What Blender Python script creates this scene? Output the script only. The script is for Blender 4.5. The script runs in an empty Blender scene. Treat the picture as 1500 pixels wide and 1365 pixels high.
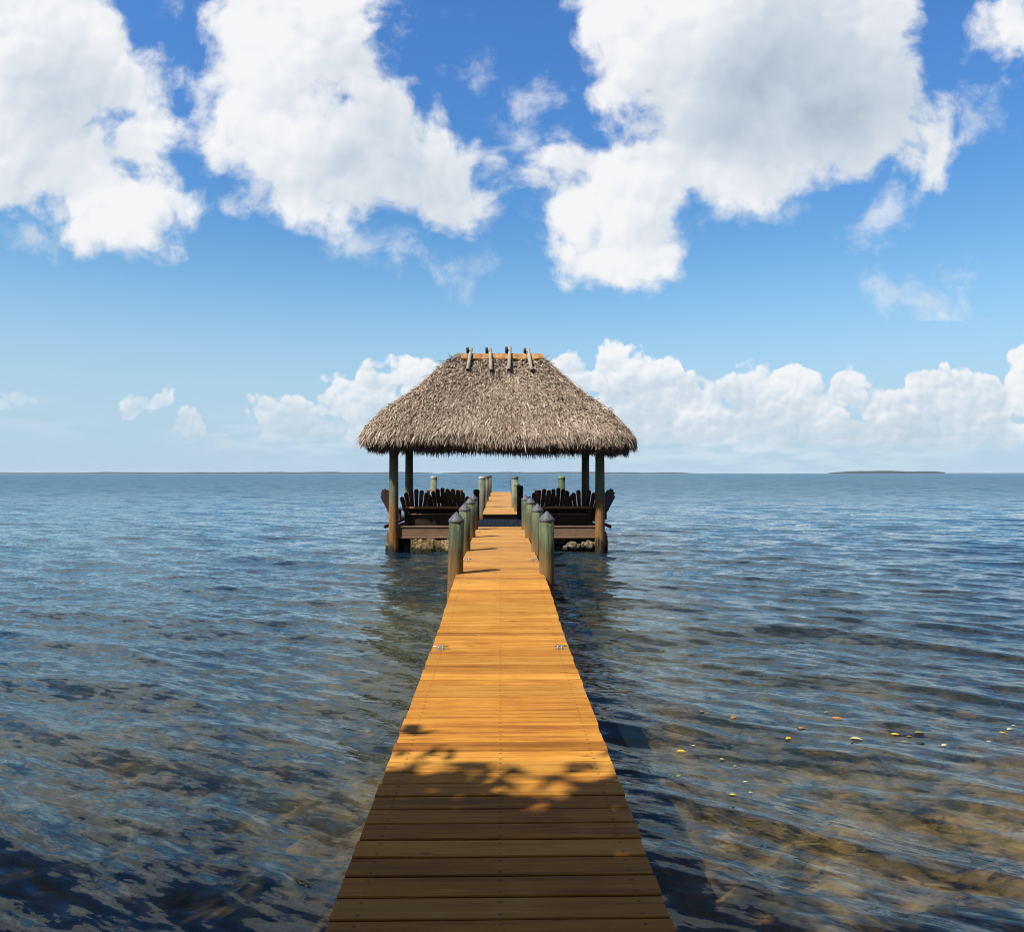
import bpy, math, random
import numpy as np
from mathutils import Vector, Matrix, Euler

random.seed(11)
RNG = np.random.default_rng(11)
SC = bpy.context.scene
COL = SC.collection
PI = math.pi
F = 1107.0            # focal length in pixels of the 1500 px wide photograph
CAMZ = 2.10           # eye height above the water

# ------------------------------------------------------------------ helpers
def link(o, parent=None):
    COL.objects.link(o)
    if parent is not None:
        o.parent = parent
    return o

def tag(o, label=None, cat=None, group=None, kind=None):
    if label: o['label'] = label
    if cat: o['category'] = cat
    if group: o['group'] = group
    if kind: o['kind'] = kind
    return o

def empty(name, loc, rz=0.0):
    o = bpy.data.objects.new(name, None)
    o.empty_display_size = 0.2
    o.location = loc
    o.rotation_euler = (0, 0, rz)
    return link(o)

def np_mesh(name, V, Q, mat=None, parent=None, smooth=False, attrs=None, loc=None):
    """V (n,3) float array, Q (m,4) or (m,3) int array."""
    V = np.asarray(V, np.float32); Q = np.asarray(Q, np.int32)
    k = Q.shape[1]
    me = bpy.data.meshes.new(name)
    me.vertices.add(len(V)); me.vertices.foreach_set('co', V.ravel())
    me.loops.add(Q.size); me.loops.foreach_set('vertex_index', Q.ravel())
    me.polygons.add(len(Q))
    me.polygons.foreach_set('loop_start', np.arange(0, Q.size, k, dtype=np.int32))
    me.polygons.foreach_set('loop_total', np.full(len(Q), k, np.int32))
    me.polygons.foreach_set('use_smooth', np.full(len(Q), smooth, bool))
    me.update(calc_edges=True)
    for an, (dom, arr) in (attrs or {}).items():
        at = me.attributes.new(an, 'FLOAT', dom)
        at.data.foreach_set('value', np.asarray(arr, np.float32))
    if mat: me.materials.append(mat)
    o = bpy.data.objects.new(name, me)
    if loc is not None: o.location = loc
    return link(o, parent)

class MB:
    """Collects shapes for ONE mesh object."""
    def __init__(self): self.v = []; self.f = []; self.s = []; self.a = []
    def add(self, vs, fs, smooth=False, a=0.0):
        n = len(self.v)
        self.v += [tuple(p) for p in vs]
        self.f += [tuple(i + n for i in q) for q in fs]
        self.s += [smooth] * len(fs); self.a += [a] * len(fs)
        return self
    def box(self, c, s, M=None, bev=0.0, a=0.0):
        """box with chamfered edges along its longest faces"""
        hx, hy, hz = s[0]/2, s[1]/2, s[2]/2
        b = min(bev, hx*.9, hy*.9, hz*.9)
        P = []
        for z, ins in ((-hz, b), (-hz+b, 0), (hz-b, 0), (hz, b)) if b > 0 else ((-hz, 0), (hz, 0)):
            for x, y in ((-1, -1), (1, -1), (1, 1), (-1, 1)):
                P.append(Vector((x*(hx-ins), y*(hy-ins), z)))
        n = len(P)//4
        fs = [(3, 2, 1, 0), tuple(range(4*n-4, 4*n))]
        for r in range(n-1):
            for i in range(4):
                j = (i+1) % 4
                fs.append((4*r+i, 4*r+j, 4*r+4+j, 4*r+4+i))
        if M is not None: P = [M @ p for p in P]
        self.add([p + Vector(c) for p in P], fs, a=a)
        return self
    def lathe(self, prof, seg=20, c=(0, 0, 0), M=None, wob=0.0, seed=0, a=0.0):
        """prof = [(r,z)...] closed with caps at both ends"""
        rr = random.Random(seed)
        ph = [rr.uniform(0, 6.28) for _ in range(4)]
        P = []
        for r, z in prof:
            for i in range(seg):
                t = 2*PI*i/seg
                k = 1 + wob*(math.sin(2*t+ph[0]+z*1.3)+.6*math.sin(5*t+ph[1]-z*2)+.4*math.sin(9*t+ph[2]))
                P.append(Vector((r*k*math.cos(t), r*k*math.sin(t), z)))
        if M is not None: P = [M @ p for p in P]
        P = [p + Vector(c) for p in P]
        n = len(prof)
        fs = [(r*seg+i, r*seg+(i+1) % seg, (r+1)*seg+(i+1) % seg, (r+1)*seg+i) for r in range(n-1) for i in range(seg)]
        self.add(P, fs, True, a)
        m = len(self.v)-len(P)
        self.f += [tuple(m+i for i in range(seg))[::-1], tuple(m+(n-1)*seg+i for i in range(seg))]
        self.s += [False, False]; self.a += [a, a]
        return self
    def rod(self, p, q, r0, r1=None, seg=10, a=0.0):
        p, q = Vector(p), Vector(q); d = q-p
        M = d.to_track_quat('Z', 'Y').to_matrix()
        return self.lathe([(r0, 0), (r0 if r1 is None else r1, d.length)], seg, p, M, a=a)
    def build(self, name, mat, parent=None, loc=None):
        me = bpy.data.meshes.new(name)
        me.from_pydata(self.v, [], self.f)
        me.polygons.foreach_set('use_smooth', self.s)
        at = me.attributes.new('tone', 'FLOAT', 'FACE'); at.data.foreach_set('value', self.a)
        me.materials.append(mat); me.update()
        o = bpy.data.objects.new(name, me)
        if loc is not None: o.location = loc
        return link(o, parent)

def copy_tree(o, parent=None):
    c = o.copy(); COL.objects.link(c)
    if parent is not None: c.parent = parent
    for ch in list(o.children): copy_tree(ch, c)
    return c

# ------------------------------------------------------------------ node helpers
class NT:
    dim = '3D'
    def __init__(self, tree): self.t = tree; self.n = tree.nodes; self.l = tree.links
    def node(self, typ, ins=None, **kw):
        nd = self.n.new(typ)
        for k, v in kw.items(): setattr(nd, k, v)
        for k, v in (ins or {}).items(): self.put(nd.inputs[k], v)
        return nd
    def put(self, sock, v):
        if isinstance(v, bpy.types.NodeSocket): self.l.new(v, sock)
        elif isinstance(v, bpy.types.Node): self.l.new(v.outputs[0], sock)
        else:
            if sock.type == 'RGBA' and len(v) == 3: v = (*v, 1)
            sock.default_value = v
    def m(self, op, a, b=0.0, c=0.0, clamp=False):
        nd = self.n.new('ShaderNodeMath'); nd.operation = op; nd.use_clamp = clamp
        for i, v in enumerate((a, b, c)): self.put(nd.inputs[i], v)
        return nd.outputs[0]
    def vm(self, op, a, b=(0, 0, 0), c=(0, 0, 0), scale=None):
        nd = self.n.new('ShaderNodeVectorMath'); nd.operation = op
        self.put(nd.inputs[0], a)
        if op == 'SCALE': self.put(nd.inputs['Scale'], scale)
        else:
            self.put(nd.inputs[1], b)
            if op == 'MULTIPLY_ADD': self.put(nd.inputs[2], c)
        return nd.outputs['Value'] if op in ('LENGTH', 'DOT_PRODUCT', 'DISTANCE') else nd.outputs[0]
    def mix(self, f, a, b, mode='MIX'):
        nd = self.n.new('ShaderNodeMix'); nd.data_type = 'RGBA'; nd.blend_type = mode
        self.put(nd.inputs['Factor'], f); self.put(nd.inputs['A'], a) if False else None
        self.put(nd.inputs[6], a); self.put(nd.inputs[7], b)
        return nd.outputs[2]
    def ss(self, v, lo, hi, o0=0.0, o1=1.0, kind='SMOOTHSTEP'):
        nd = self.n.new('ShaderNodeMapRange'); nd.interpolation_type = kind
        for i, x in enumerate((v, lo, hi, o0, o1)): self.put(nd.inputs[i], x)
        return nd.outputs[0]
    def noise(self, vec, scale, detail=4.0, rough=0.55, dist=0.0, out=0, lac=2.0):
        nd = self.n.new('ShaderNodeTexNoise'); nd.noise_dimensions = self.dim
        self.put(nd.inputs['Vector'], vec); self.put(nd.inputs['Scale'], scale)
        self.put(nd.inputs['Detail'], detail); self.put(nd.inputs['Roughness'], rough)
        self.put(nd.inputs['Distortion'], dist); self.put(nd.inputs['Lacunarity'], lac)
        return nd.outputs[out]
    def ramp(self, f, stops, interp='LINEAR'):
        nd = self.n.new('ShaderNodeValToRGB'); cr = nd.color_ramp; cr.interpolation = interp
        while len(cr.elements) < len(stops): cr.elements.new(0.5)
        for e, (p, c) in zip(cr.elements, stops):
            e.position = p; e.color = (*c, 1) if len(c) == 3 else c
        self.put(nd.inputs[0], f)
        return nd.outputs[0]

def material(name):
    m = bpy.data.materials.new(name); m.use_nodes = True
    m.node_tree.nodes.clear()
    T = NT(m.node_tree)
    out = T.node('ShaderNodeOutputMaterial')
    return m, T, out

def principled(T, out, col, rough=0.7, bump=None, bstr=0.3, bdist=0.01, spec=0.4, metal=0.0, alb=0.585):
    col = T.mix(1.0, col, (alb, alb, alb), 'MULTIPLY')
    p = T.node('ShaderNodeBsdfPrincipled', {'Base Color': col, 'Roughness': rough, 'Metallic': metal, 'Specular IOR Level': spec})
    if bump is not None:
        b = T.node('ShaderNodeBump', {'Height': bump, 'Strength': bstr, 'Distance': bdist})
        T.l.new(b.outputs[0], p.inputs['Normal'])
    T.l.new(p.outputs[0], out.inputs['Surface'])
    return p

# ------------------------------------------------------------------ camera
cam = bpy.data.cameras.new('camera')
cam.sensor_fit = 'HORIZONTAL'; cam.sensor_width = 36.0; cam.lens = F/1500*36.0
cam.clip_start = 0.05; cam.clip_end = 60000
co = link(bpy.data.objects.new('camera', cam))
co.location = (0, 0, CAMZ)
co.rotation_euler = Vector((17/F, 1.0, 10.5/F)).to_track_quat('-Z', 'Y').to_euler()
SC.camera = co

def at(px, z, py=None):
    """world point seen at photo pixel (px,py) at distance z"""
    return Vector(((px-733)/F*z, z, CAMZ if py is None else CAMZ-(py-693)/F*z))

# ------------------------------------------------------------------ light
SUN_EL = math.radians(50)
sdir = Vector((-0.8*math.cos(SUN_EL), -0.6*math.cos(SUN_EL), math.sin(SUN_EL)))   # towards the sun
sl = bpy.data.lights.new('sun', 'SUN'); sl.energy = 5.0; sl.angle = math.radians(0.5); sl.color = (1.0, 0.96, 0.84)
so = link(bpy.data.objects.new('sun', sl)); so.rotation_euler = (-sdir).to_track_quat('-Z', 'Y').to_euler()
so.location = (-8, -6, 14)

SC.view_settings.view_transform = 'Standard'; SC.view_settings.look = 'None'
SC.view_settings.exposure = 0.8; SC.view_settings.gamma = 1.0
SC.cycles.max_bounces = 10; SC.cycles.transparent_max_bounces = 16
SC.cycles.diffuse_bounces = 3; SC.cycles.glossy_bounces = 4
SC.cycles.caustics_reflective = False; SC.cycles.caustics_refractive = False
SC.cycles.sample_clamp_indirect = 6.0
SC.cycles.use_denoising = True
SC.cycles.filter_width = 1.05

# ------------------------------------------------------------------ sky and clouds (world)
def build_world():
    w = bpy.data.worlds.new('World'); SC.world = w; w.use_nodes = True
    w.node_tree.nodes.clear(); T = NT(w.node_tree); T.dim = '2D'
    out = T.node('ShaderNodeOutputWorld')
    sky = T.node('ShaderNodeTexSky', sky_type='NISHITA', sun_disc=False)
    sky.sun_elevation = SUN_EL
    sky.sun_rotation = math.atan2(sdir.x, sdir.y)
    sky.altitude = 0; sky.air_density = 1.0; sky.dust_density = 0.3; sky.ozone_density = 2.5
    d = T.node('ShaderNodeTexCoord').outputs['Generated']
    sp = T.node('ShaderNodeSeparateXYZ', {0: d})
    x, y, z = sp.outputs
    yy = T.m('MAXIMUM', y, 0.12)
    X = T.m('MULTIPLY', T.m('DIVIDE', x, yy), F/100)
    Y = T.m('MULTIPLY', T.m('DIVIDE', z, yy), F/100)
    P0 = T.node('ShaderNodeCombineXYZ', {0: X, 1: Y, 2: 0.0}).outputs[0]
    # deepen the blue a little, as the photograph's clear air
    skyc = T.node('ShaderNodeHueSaturation', {'Hue': 0.497, 'Saturation': SKY_SAT, 'Value': SKY_VAL, 'Color': sky.outputs[0]}).outputs[0]
    skyc = T.mix(1.0, skyc, T.mix(T.ss(z, 0.18, 0.52), (1.02, 1.42, 1.50), (1.08, 1.48, 1.90)), 'MULTIPLY')
    # pale marine haze low over the water
    hz = T.ss(z, -0.02, 0.42, 1.0, 0.0, 'SMOOTHERSTEP')
    hz = T.m('MULTIPLY', T.m('POWER', hz, 1.5), 0.95)
    skyc = T.mix(hz, skyc, (4.5, 6.15, 7.7))

    def E(px, py, rx, ry, rot=0.0):
        return ((px-733)/100, (693-py)/100, rx/100, ry/100, math.radians(-rot))
    def field(P, blobs, k):
        acc = None
        for (cx, cy, rx, ry, rot) in blobs:
            mp = T.node('ShaderNodeMapping', {'Vector': P, 'Location': (cx, cy, 0), 'Rotation': (0, 0, rot), 'Scale': (rx, ry, 1)}, vector_type='TEXTURE')
            ln = T.vm('LENGTH', mp.outputs[0])
            r = min(rx, ry)*.75 + max(rx, ry)*.25
            f = T.m('MULTIPLY_ADD', ln, -r, r)
            acc = f if acc is None else T.m('SMOOTH_MAX', acc, f, k)
        return acc
    def soft(P, blobs):
        """sum of soft spots, each falling 1 -> 0"""
        acc = None
        for (cx, cy, rx, ry, rot), a in blobs:
            mp = T.node('ShaderNodeMapping', {'Vector': P, 'Location': (cx, cy, 0), 'Rotation': (0, 0, rot), 'Scale': (rx, ry, 1)}, vector_type='TEXTURE')
            f = T.ss(T.vm('LENGTH', mp.outputs[0]), 0.0, 1.0, a, 0.0)
            acc = f if acc is None else T.m('ADD', acc, f)
        return acc

    def billow(v, scs):
        r = None
        for sc_, am in scs:
            vo = T.node('ShaderNodeTexVoronoi', {'Vector': v, 'Scale': sc_, 'Detail': 0.0, 'Smoothness': 0.25}, feature='SMOOTH_F1', voronoi_dimensions='2D')
            dd = vo.outputs['Distance']
            f = T.m('MULTIPLY', T.m('SUBTRACT', 0.42, T.m('MULTIPLY', dd, dd)), am)   # round-topped heaps
            r = f if r is None else T.m('ADD', r, f)
        return r
    # ---- large clouds overhead
    wv = T.noise(P0, 0.55, 3.0, 0.5, out=1)
    wv = T.vm('MULTIPLY', T.vm('SUBTRACT', wv, (.5, .5, .5)), (0.7, 0.6, 0))
    P = T.vm('ADD', P0, wv)
    n1 = T.noise(P, 1.35, 8.0, 0.60)
    hq = ((0.75, 1.0), (1.7, 0.55), (3.7, 0.30))
    Pb = T.vm('MULTIPLY_ADD', T.vm('SUBTRACT', T.noise(P0, 2.6, 4.0, 0.55, out=1), (.5, .5, .5)), (0.30, 0.30, 0), P)
    n1a = billow(Pb, hq); n1b = billow(T.vm('ADD', Pb, (-0.10, 0.15, 0.0)), hq)
    big = [E(20, 90, 175, 190), E(150, 130, 110, 90, 30), E(200, 200, 70, 70), E(170, 300, 105, 75, 20), E(60, 235, 100, 75),
           E(195, 345, 60, 34), E(130, 235, 85, 75), E(235, 160, 40, 40), E(30, 290, 45, 35),
           E(440, 30, 125, 130), E(400, 160, 110, 110), E(480, 230, 150, 95, 25), E(610, 240, 105, 85, 25), E(560, 170, 80, 80),
           E(500, 105, 85, 75), E(645, 290, 80, 42), E(665, 240, 60, 50), E(440, 285, 70, 35),
           E(660, 170, 50, 38, 30), E(610, 130, 45, 26, -20),
           E(880, 20, 60, 80), E(970, 50, 135, 125), E(1120, 60, 205, 165), E(1250, 165, 180, 95, -3), E(1060, 205, 180, 100, -8), E(1300, 60, 55, 100), E(1365, 185, 75, 60),
           E(900, 280, 122, 90), E(915, 365, 104, 66), E(855, 240, 78, 56), E(830, 300, 58, 58), E(965, 375, 52, 56), E(850, 360, 46, 60),
           E(1500, 30, 48, 62)]
    Fb = field(P, big, 0.35)
    dn = T.m('MULTIPLY_ADD', T.m('SUBTRACT', n1, 0.49), 1.05, T.m('MULTIPLY_ADD', T.m('SUBTRACT', n1a, 0.42), 0.55, Fb))
    # wisps: thin torn pieces
    wis = [E(540, 350, 90, 40, 12), E(610, 372, 110, 36, 16), E(670, 395, 62, 26, 25), E(1295, 300, 62, 50, -20), E(1372, 430, 84, 50), E(612, 52, 40, 22, -30), E(40, 355, 60, 28),
           E(1095, 300, 120, 26, -6), E(770, 135, 60, 34, 10), E(700, 115, 40, 30), E(765, 195, 62, 30, 35), E(1440, 170, 60, 50), E(265, 10, 40, 26), E(780, 330, 40, 40), E(300, 200, 50, 50)]
    Fw = field(P, wis, 0.15)
    dw = T.m('MULTIPLY_ADD', T.m('SUBTRACT', n1, 0.52), 2.0, Fw)
    aw = T.m('MULTIPLY', T.ss(dw, -0.05, 0.75), 0.62)
    ab = T.m('MULTIPLY', T.ss(dn, -0.13, 0.31), 0.985)
    ab = T.m('MULTIPLY', ab, T.m('MULTIPLY', T.ss(T.m('ABSOLUTE', X), 9.0, 8.2), T.ss(Y, 8.0, 7.3)))
    A1 = T.m('MAXIMUM', ab, aw)
    # grey bases
    grey = soft(P, [(E(1200, 180, 380, 170, -4), 0.52), (E(1230, 60, 260, 220), 0.36), (E(1050, 130, 220, 150), 0.24), (E(110, 180, 190, 150), 0.40), (E(610, 260, 240, 140, 20), 0.46),
                    (E(20, 300, 150, 110), 0.26), (E(540, 130, 190, 150), 0.22), (E(430, 260, 140, 80), 0.22), (E(60, 60, 120, 100), .10), (E(960, 330, 120, 80), .14)])
    lit = T.m('SUBTRACT', n1a, n1b)                      # brighter towards the sun
    body = T.ss(dn, 0.25, 1.5)
    g = T.m('MULTIPLY', T.m('MULTIPLY', grey, 2.0), T.m('MULTIPLY_ADD', body, 0.55, 0.45))
    g = T.m('ADD', g, T.m('MULTIPLY', T.m('SUBTRACT', T.noise(P, 0.9, 4.0, 0.5), 0.5), 0.28))
    g = T.m('SUBTRACT', g, T.m('MULTIPLY', lit, 0.5))
    g = T.m('MULTIPLY_ADD', T.m('SUBTRACT', 1.0, T.ss(dn, 0.0, 0.7)), 0.12, g)
    g = T.m('MULTIPLY', g, 0.72)
    c1 = T.ramp(g, [(0.0, (.94, .945, .96)), (0.16, (.80, .835, .885)), (0.42, (.62, .695, .78)), (1.0, (.42, .51, .62))])
    c1 = T.mix(1.0, c1, (9.8, 9.8, 9.8), 'MULTIPLY')
    colU = T.mix(A1, skyc, c1)

    # ---- heaped clouds along the horizon (chained after the large ones so that the shader stays small)
    wl = T.vm('MULTIPLY', T.vm('SUBTRACT', T.noise(P0, 2.2, 3.0, 0.55, out=1), (.5, .5, .5)), (0.22, 0.16, 0))
    Q = T.vm('ADD', P0, wl)
    hp = ((1.7, 1.0), (3.9, 0.5), (8.5, 0.24))
    nb = billow(Q, hp); nb2 = billow(T.vm('ADD', Q, (-0.05, 0.075, 0)), hp)
    nf = T.noise(Q, 4.5, 7.0, 0.58)
    low = [E(845, 560, 48, 42), E(905, 560, 55, 55), E(955, 570, 55, 52), E(1010, 580, 40, 36), E(900, 610, 130, 42), E(1040, 590, 36, 28),
           E(1110, 580, 50, 46), E(1170, 570, 58, 48), E(1230, 575, 42, 40), E(1150, 615, 130, 40), E(1290, 600, 60, 30), E(1360, 590, 52, 42), E(1420, 575, 55, 46),
           E(1480, 585, 50, 40), E(1400, 620, 150, 36), E(1000, 630, 160, 24), E(1250, 635, 170, 24), E(1520, 520, 24, 22), E(1560, 590, 90, 60),
           E(290, 625, 36, 24), E(325, 640, 30, 14), E(395, 605, 32, 26), E(440, 600, 40, 28), E(500, 590, 46, 36), E(550, 570, 46, 34), E(592, 552, 34, 28), E(560, 610, 70, 40), E(460, 628, 90, 20), E(640, 590, 60, 60),
           E(215, 592, 32, 15, -20), E(38, 582, 30, 16)]
    Fl = field(Q, low, 0.12)
    dl = T.m('ADD', T.m('MULTIPLY_ADD', T.m('SUBTRACT', nb, 0.36), 0.40, Fl), T.m('MULTIPLY', T.m('SUBTRACT', nf, 0.5), 0.16))
    al = T.ss(dl, -0.02, 0.075)
    st = T.noise(T.vm('MULTIPLY', P0, (0.8, 4.0, 1)), 1.6, 4.0, 0.5)
    fade = T.ss(T.m('ADD', Y, T.m('MULTIPLY', T.m('SUBTRACT', st, .5), 0.9)), 0.0, 0.70)
    thin = soft(P0, [(E(40, 585, 130, 60), .65), (E(215, 592, 90, 50), .35), (E(430, 640, 330, 100), .34)])
    al = T.m('MULTIPLY', T.m('MULTIPLY', al, fade), T.m('MULTIPLY', T.ss(T.m('ABSOLUTE', X), 9.0, 8.2), T.m('SUBTRACT', 0.93, thin)))
    gl = T.m('MULTIPLY', T.m('SUBTRACT', nb2, nb), 0.9)
    gl = T.m('ADD', gl, T.ss(Y, 1.75, 0.45, 0.03, 0.72, 'LINEAR'))
    gl = T.m('ADD', gl, T.m('MULTIPLY', T.m('SUBTRACT', st, .5), 0.35))
    gl = T.m('ADD', gl, T.m('MULTIPLY', T.m('SUBTRACT', T.noise(Q, 1.2, 4., .5), .5), 0.9))
    gl = T.m('ADD', gl, T.m('MULTIPLY', T.ss(dl, 0.0, 0.5, 0.0, 1.0), 0.10))
    c2 = T.ramp(gl, [(0.0, (.97, .97, .975)), (0.25, (.86, .895, .93)), (0.55, (.68, .765, .85)), (1.0, (.54, .66, .77))])
    c2 = T.mix(1.0, c2, (9.7, 9.7, 9.7), 'MULTIPLY')
    # pale veil behind the banks
    veil = T.m('MULTIPLY', soft(P0, [(E(1140, 645, 540, 75), 1.0), (E(480, 640, 330, 60), 0.6), (E(60, 620, 160, 60), .25)]), T.ss(st, 0.3, 0.7))
    col = T.mix(veil, skyc, (6.6, 7.8, 8.8))
    colL = T.mix(al, col, c2)
    # ---- more clouds beyond the frame, above, to the sides and behind
    zz = T.m('ADD', T.m('MAXIMUM', z, 0.0), 0.12)
    Pg = T.node('ShaderNodeCombineXYZ', {0: T.m('DIVIDE', x, zz), 1: T.m('DIVIDE', y, zz), 2: 0.0}).outputs[0]
    ng = T.noise(Pg, 1.1, 6.0, 0.58)
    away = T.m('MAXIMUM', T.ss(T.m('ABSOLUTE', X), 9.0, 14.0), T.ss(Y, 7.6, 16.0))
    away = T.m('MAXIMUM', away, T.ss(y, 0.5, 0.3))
    skyo = T.node('ShaderNodeHueSaturation', {'Hue': 0.5, 'Saturation': 0.55, 'Value': 0.60, 'Color': skyc}).outputs[0]  # sky outside the frame dimmed and greyed to deepen the deck's shade
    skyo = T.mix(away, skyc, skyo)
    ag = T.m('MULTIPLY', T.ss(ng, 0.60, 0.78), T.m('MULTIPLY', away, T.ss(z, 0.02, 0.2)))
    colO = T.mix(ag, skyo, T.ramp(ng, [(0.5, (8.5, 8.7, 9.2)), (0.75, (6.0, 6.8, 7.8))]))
    bU = T.node('ShaderNodeBackground', {'Color': colU, 'Strength': 0.0577})
    bL = T.node('ShaderNodeBackground', {'Color': colL, 'Strength': 0.0577})
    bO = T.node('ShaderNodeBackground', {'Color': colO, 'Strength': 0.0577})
    m1 = T.node('ShaderNodeMixShader', {0: T.m('GREATER_THAN', Y, 2.25), 1: bL.outputs[0], 2: bU.outputs[0]})
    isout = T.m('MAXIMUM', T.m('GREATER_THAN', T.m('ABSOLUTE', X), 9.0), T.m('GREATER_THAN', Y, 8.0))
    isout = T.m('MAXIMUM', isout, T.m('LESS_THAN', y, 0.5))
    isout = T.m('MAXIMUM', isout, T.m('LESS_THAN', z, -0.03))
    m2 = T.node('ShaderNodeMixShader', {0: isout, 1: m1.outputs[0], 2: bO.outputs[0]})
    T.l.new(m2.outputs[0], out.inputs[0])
    w.cycles.sampling_method = 'MANUAL'; w.cycles.sample_map_resolution = 512

SKY_SAT, SKY_VAL = 1.15, 1.0
build_world()

# ------------------------------------------------------------------ wood, thatch and other materials
def wood_deck():
    m, T, out = material('golden_deck_wood')
    uv = T.node('ShaderNodeTexCoord').outputs['UV']
    s = T.node('ShaderNodeSeparateXYZ', {0: uv})
    u, v = s.outputs[0], s.outputs[1]                      # metres across / metres along, per board
    t = T.node('ShaderNodeAttribute', attribute_name='tone').outputs['Fac']
    p = T.node('ShaderNodeCombineXYZ', {0: T.m('MULTIPLY', u, 0.9), 1: T.m('MULTIPLY', v, 22.0), 2: T.m('MULTIPLY', t, 57.0)}).outputs[0]
    g = T.noise(p, 1.6, 7.0, 0.62, 0.6)
    p2 = T.node('ShaderNodeCombineXYZ', {0: T.m('MULTIPLY', u, 5.0), 1: T.m('MULTIPLY', v, 230.0), 2: T.m('MULTIPLY', t, 91.0)}).outputs[0]
    fine = T.noise(p2, 1.3, 3.0, 0.6)
    pos = T.node('ShaderNodeNewGeometry').outputs['Position']
    blot = T.noise(pos, 2.3, 5.0, 0.6)
    f = T.m('ADD', T.m('MULTIPLY_ADD', T.m('SUBTRACT', g, .5), 0.95, 0.46), T.m('MULTIPLY', T.m('SUBTRACT', fine, .5), 0.42))
    f = T.m('ADD', f, T.m('MULTIPLY', T.m('SUBTRACT', t, .5), 0.26))
    f = T.m('ADD', f, T.m('MULTIPLY', T.m('SUBTRACT', blot, .5), 0.34))
    c = T.ramp(f, [(0.0, (.17, .058, .012)), (0.28, (.34, .121, .019)), (0.48, (.56, .238, .033)), (0.72, (.70, .362, .074)), (0.9, (.75, .49, .18))])
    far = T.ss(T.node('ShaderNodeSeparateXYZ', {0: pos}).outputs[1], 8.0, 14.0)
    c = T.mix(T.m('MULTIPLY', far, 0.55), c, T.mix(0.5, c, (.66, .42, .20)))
    br = T.m('MULTIPLY_ADD', T.m('FRACT', T.m('MULTIPLY', t, 7.31)), 0.32, 0.88)
    c = T.mix(1.0, c, T.node('ShaderNodeCombineColor', {0: br, 1: br, 2: br}).outputs[0], 'MULTIPLY')
    # knots
    kn = T.node('ShaderNodeTexVoronoi', {'Vector': T.node('ShaderNodeCombineXYZ', {0: T.m('MULTIPLY', u, 2.2), 1: T.m('MULTIPLY', v, 6.0), 2: T.m('MULTIPLY', t, 37.0)}).outputs[0], 'Scale': 1.0})
    c = T.mix(T.m('MULTIPLY', T.ss(kn.outputs['Distance'], 0.12, 0.03), 0.65), c, (.11, .035, .010))
    dr = T.node('ShaderNodeTexVoronoi', {'Vector': T.vm('ADD', pos, T.vm('SCALE', T.noise(pos, 30., 2., .5, out=1), scale=.03)), 'Scale': 1.5})
    c = T.mix(T.m('MULTIPLY', T.ss(dr.outputs['Distance'], 0.022, 0.012), 0.8), c, (.85, .83, .78))
    # screw heads: three pairs per board
    au = T.m('ABSOLUTE', u)
    du = T.m('MINIMUM', T.m('ABSOLUTE', T.m('SUBTRACT', au, 0.515)), au)
    dv = T.m('SUBTRACT', T.m('ABSOLUTE', T.m('SUBTRACT', v, 0.069)), 0.040)
    r = T.m('SQRT', T.m('ADD', T.m('MULTIPLY', du, du), T.m('MULTIPLY', dv, dv)))
    c = T.mix(T.m('MULTIPLY', T.ss(r, 0.016, 0.003), 0.3), c, (.06, .03, .015))
    head = T.ss(r, 0.0046, 0.0034)
    c = T.mix(head, c, (.045, .043, .045))
    bmp = T.m('ADD', T.m('MULTIPLY', fine, 0.5), g)
    bmp = T.m('SUBTRACT', bmp, T.m('MULTIPLY', head, 1.2))
    principled(T, out, c, T.ss(g, 0.2, 0.8, 0.55, 0.75), bmp, 0.5, 0.004, 0.12)
    return m

def rough_wood(name, stops, scale=(9, 9, 1.0), extra=None, rough=0.8, bd=0.006):
    """weathered timber, grain along local z"""
    m, T, out = material(name)
    ob = T.node('ShaderNodeTexCoord').outputs['Object']
    info = T.node('ShaderNodeObjectInfo').outputs['Random']
    p = T.vm('MULTIPLY_ADD', ob, scale, T.node('ShaderNodeCombineXYZ', {0: T.m('MULTIPLY', info, 31.0), 1: T.m('MULTIPLY', info, 13.0), 2: info}).outputs[0])
    g = T.noise(p, 1.5, 7.0, 0.62, 0.5)
    g2 = T.noise(p, 5.0, 4.0, 0.6)
    blot = T.noise(T.vm('ADD', ob, T.node('ShaderNodeCombineXYZ', {0: T.m('MULTIPLY', info, 9.0), 1: 0.0, 2: T.m('MULTIPLY', info, 7.0)}).outputs[0]), 3.0, 5.0, 0.6)
    f = T.m('ADD', T.m('MULTIPLY', g, 0.6), T.m('MULTIPLY', blot, 0.4))
    c = T.ramp(f, stops)
    crack = T.ss(g2, 0.36, 0.28)
    c = T.mix(T.m('MULTIPLY', crack, 0.85), c, (.022, .018, .013))
    if extra: c = extra(T, c, ob, g, blot)
    principled(T, out, c, rough, T.m('ADD', g, T.m('MULTIPLY', g2, .6)), 0.7, bd, 0.3)
    return m

def tide_bands(zo, zg, orange=(.40, .19, .055)):
    def fn(T, c, ob, g, blot):
        z = T.node('ShaderNodeSeparateXYZ', {0: ob}).outputs[2]
        zn = T.m('ADD', z, T.m('MULTIPLY', T.m('SUBTRACT', blot, .5), 0.9))
        zn = T.m('ADD', zn, T.m('MULTIPLY', T.m('SUBTRACT', g, .5), 0.5))
        o = T.mix(T.ss(g, .3, .75), (orange[0]*.45, orange[1]*.42, orange[2]*.4), orange)
        c = T.mix(T.m('MULTIPLY', T.ss(zn, zg, zo), 0.9), c, o)
        return T.mix(T.ss(zn, 0.34, 0.10), c, (.022, .020, .014))
    return fn

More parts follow.
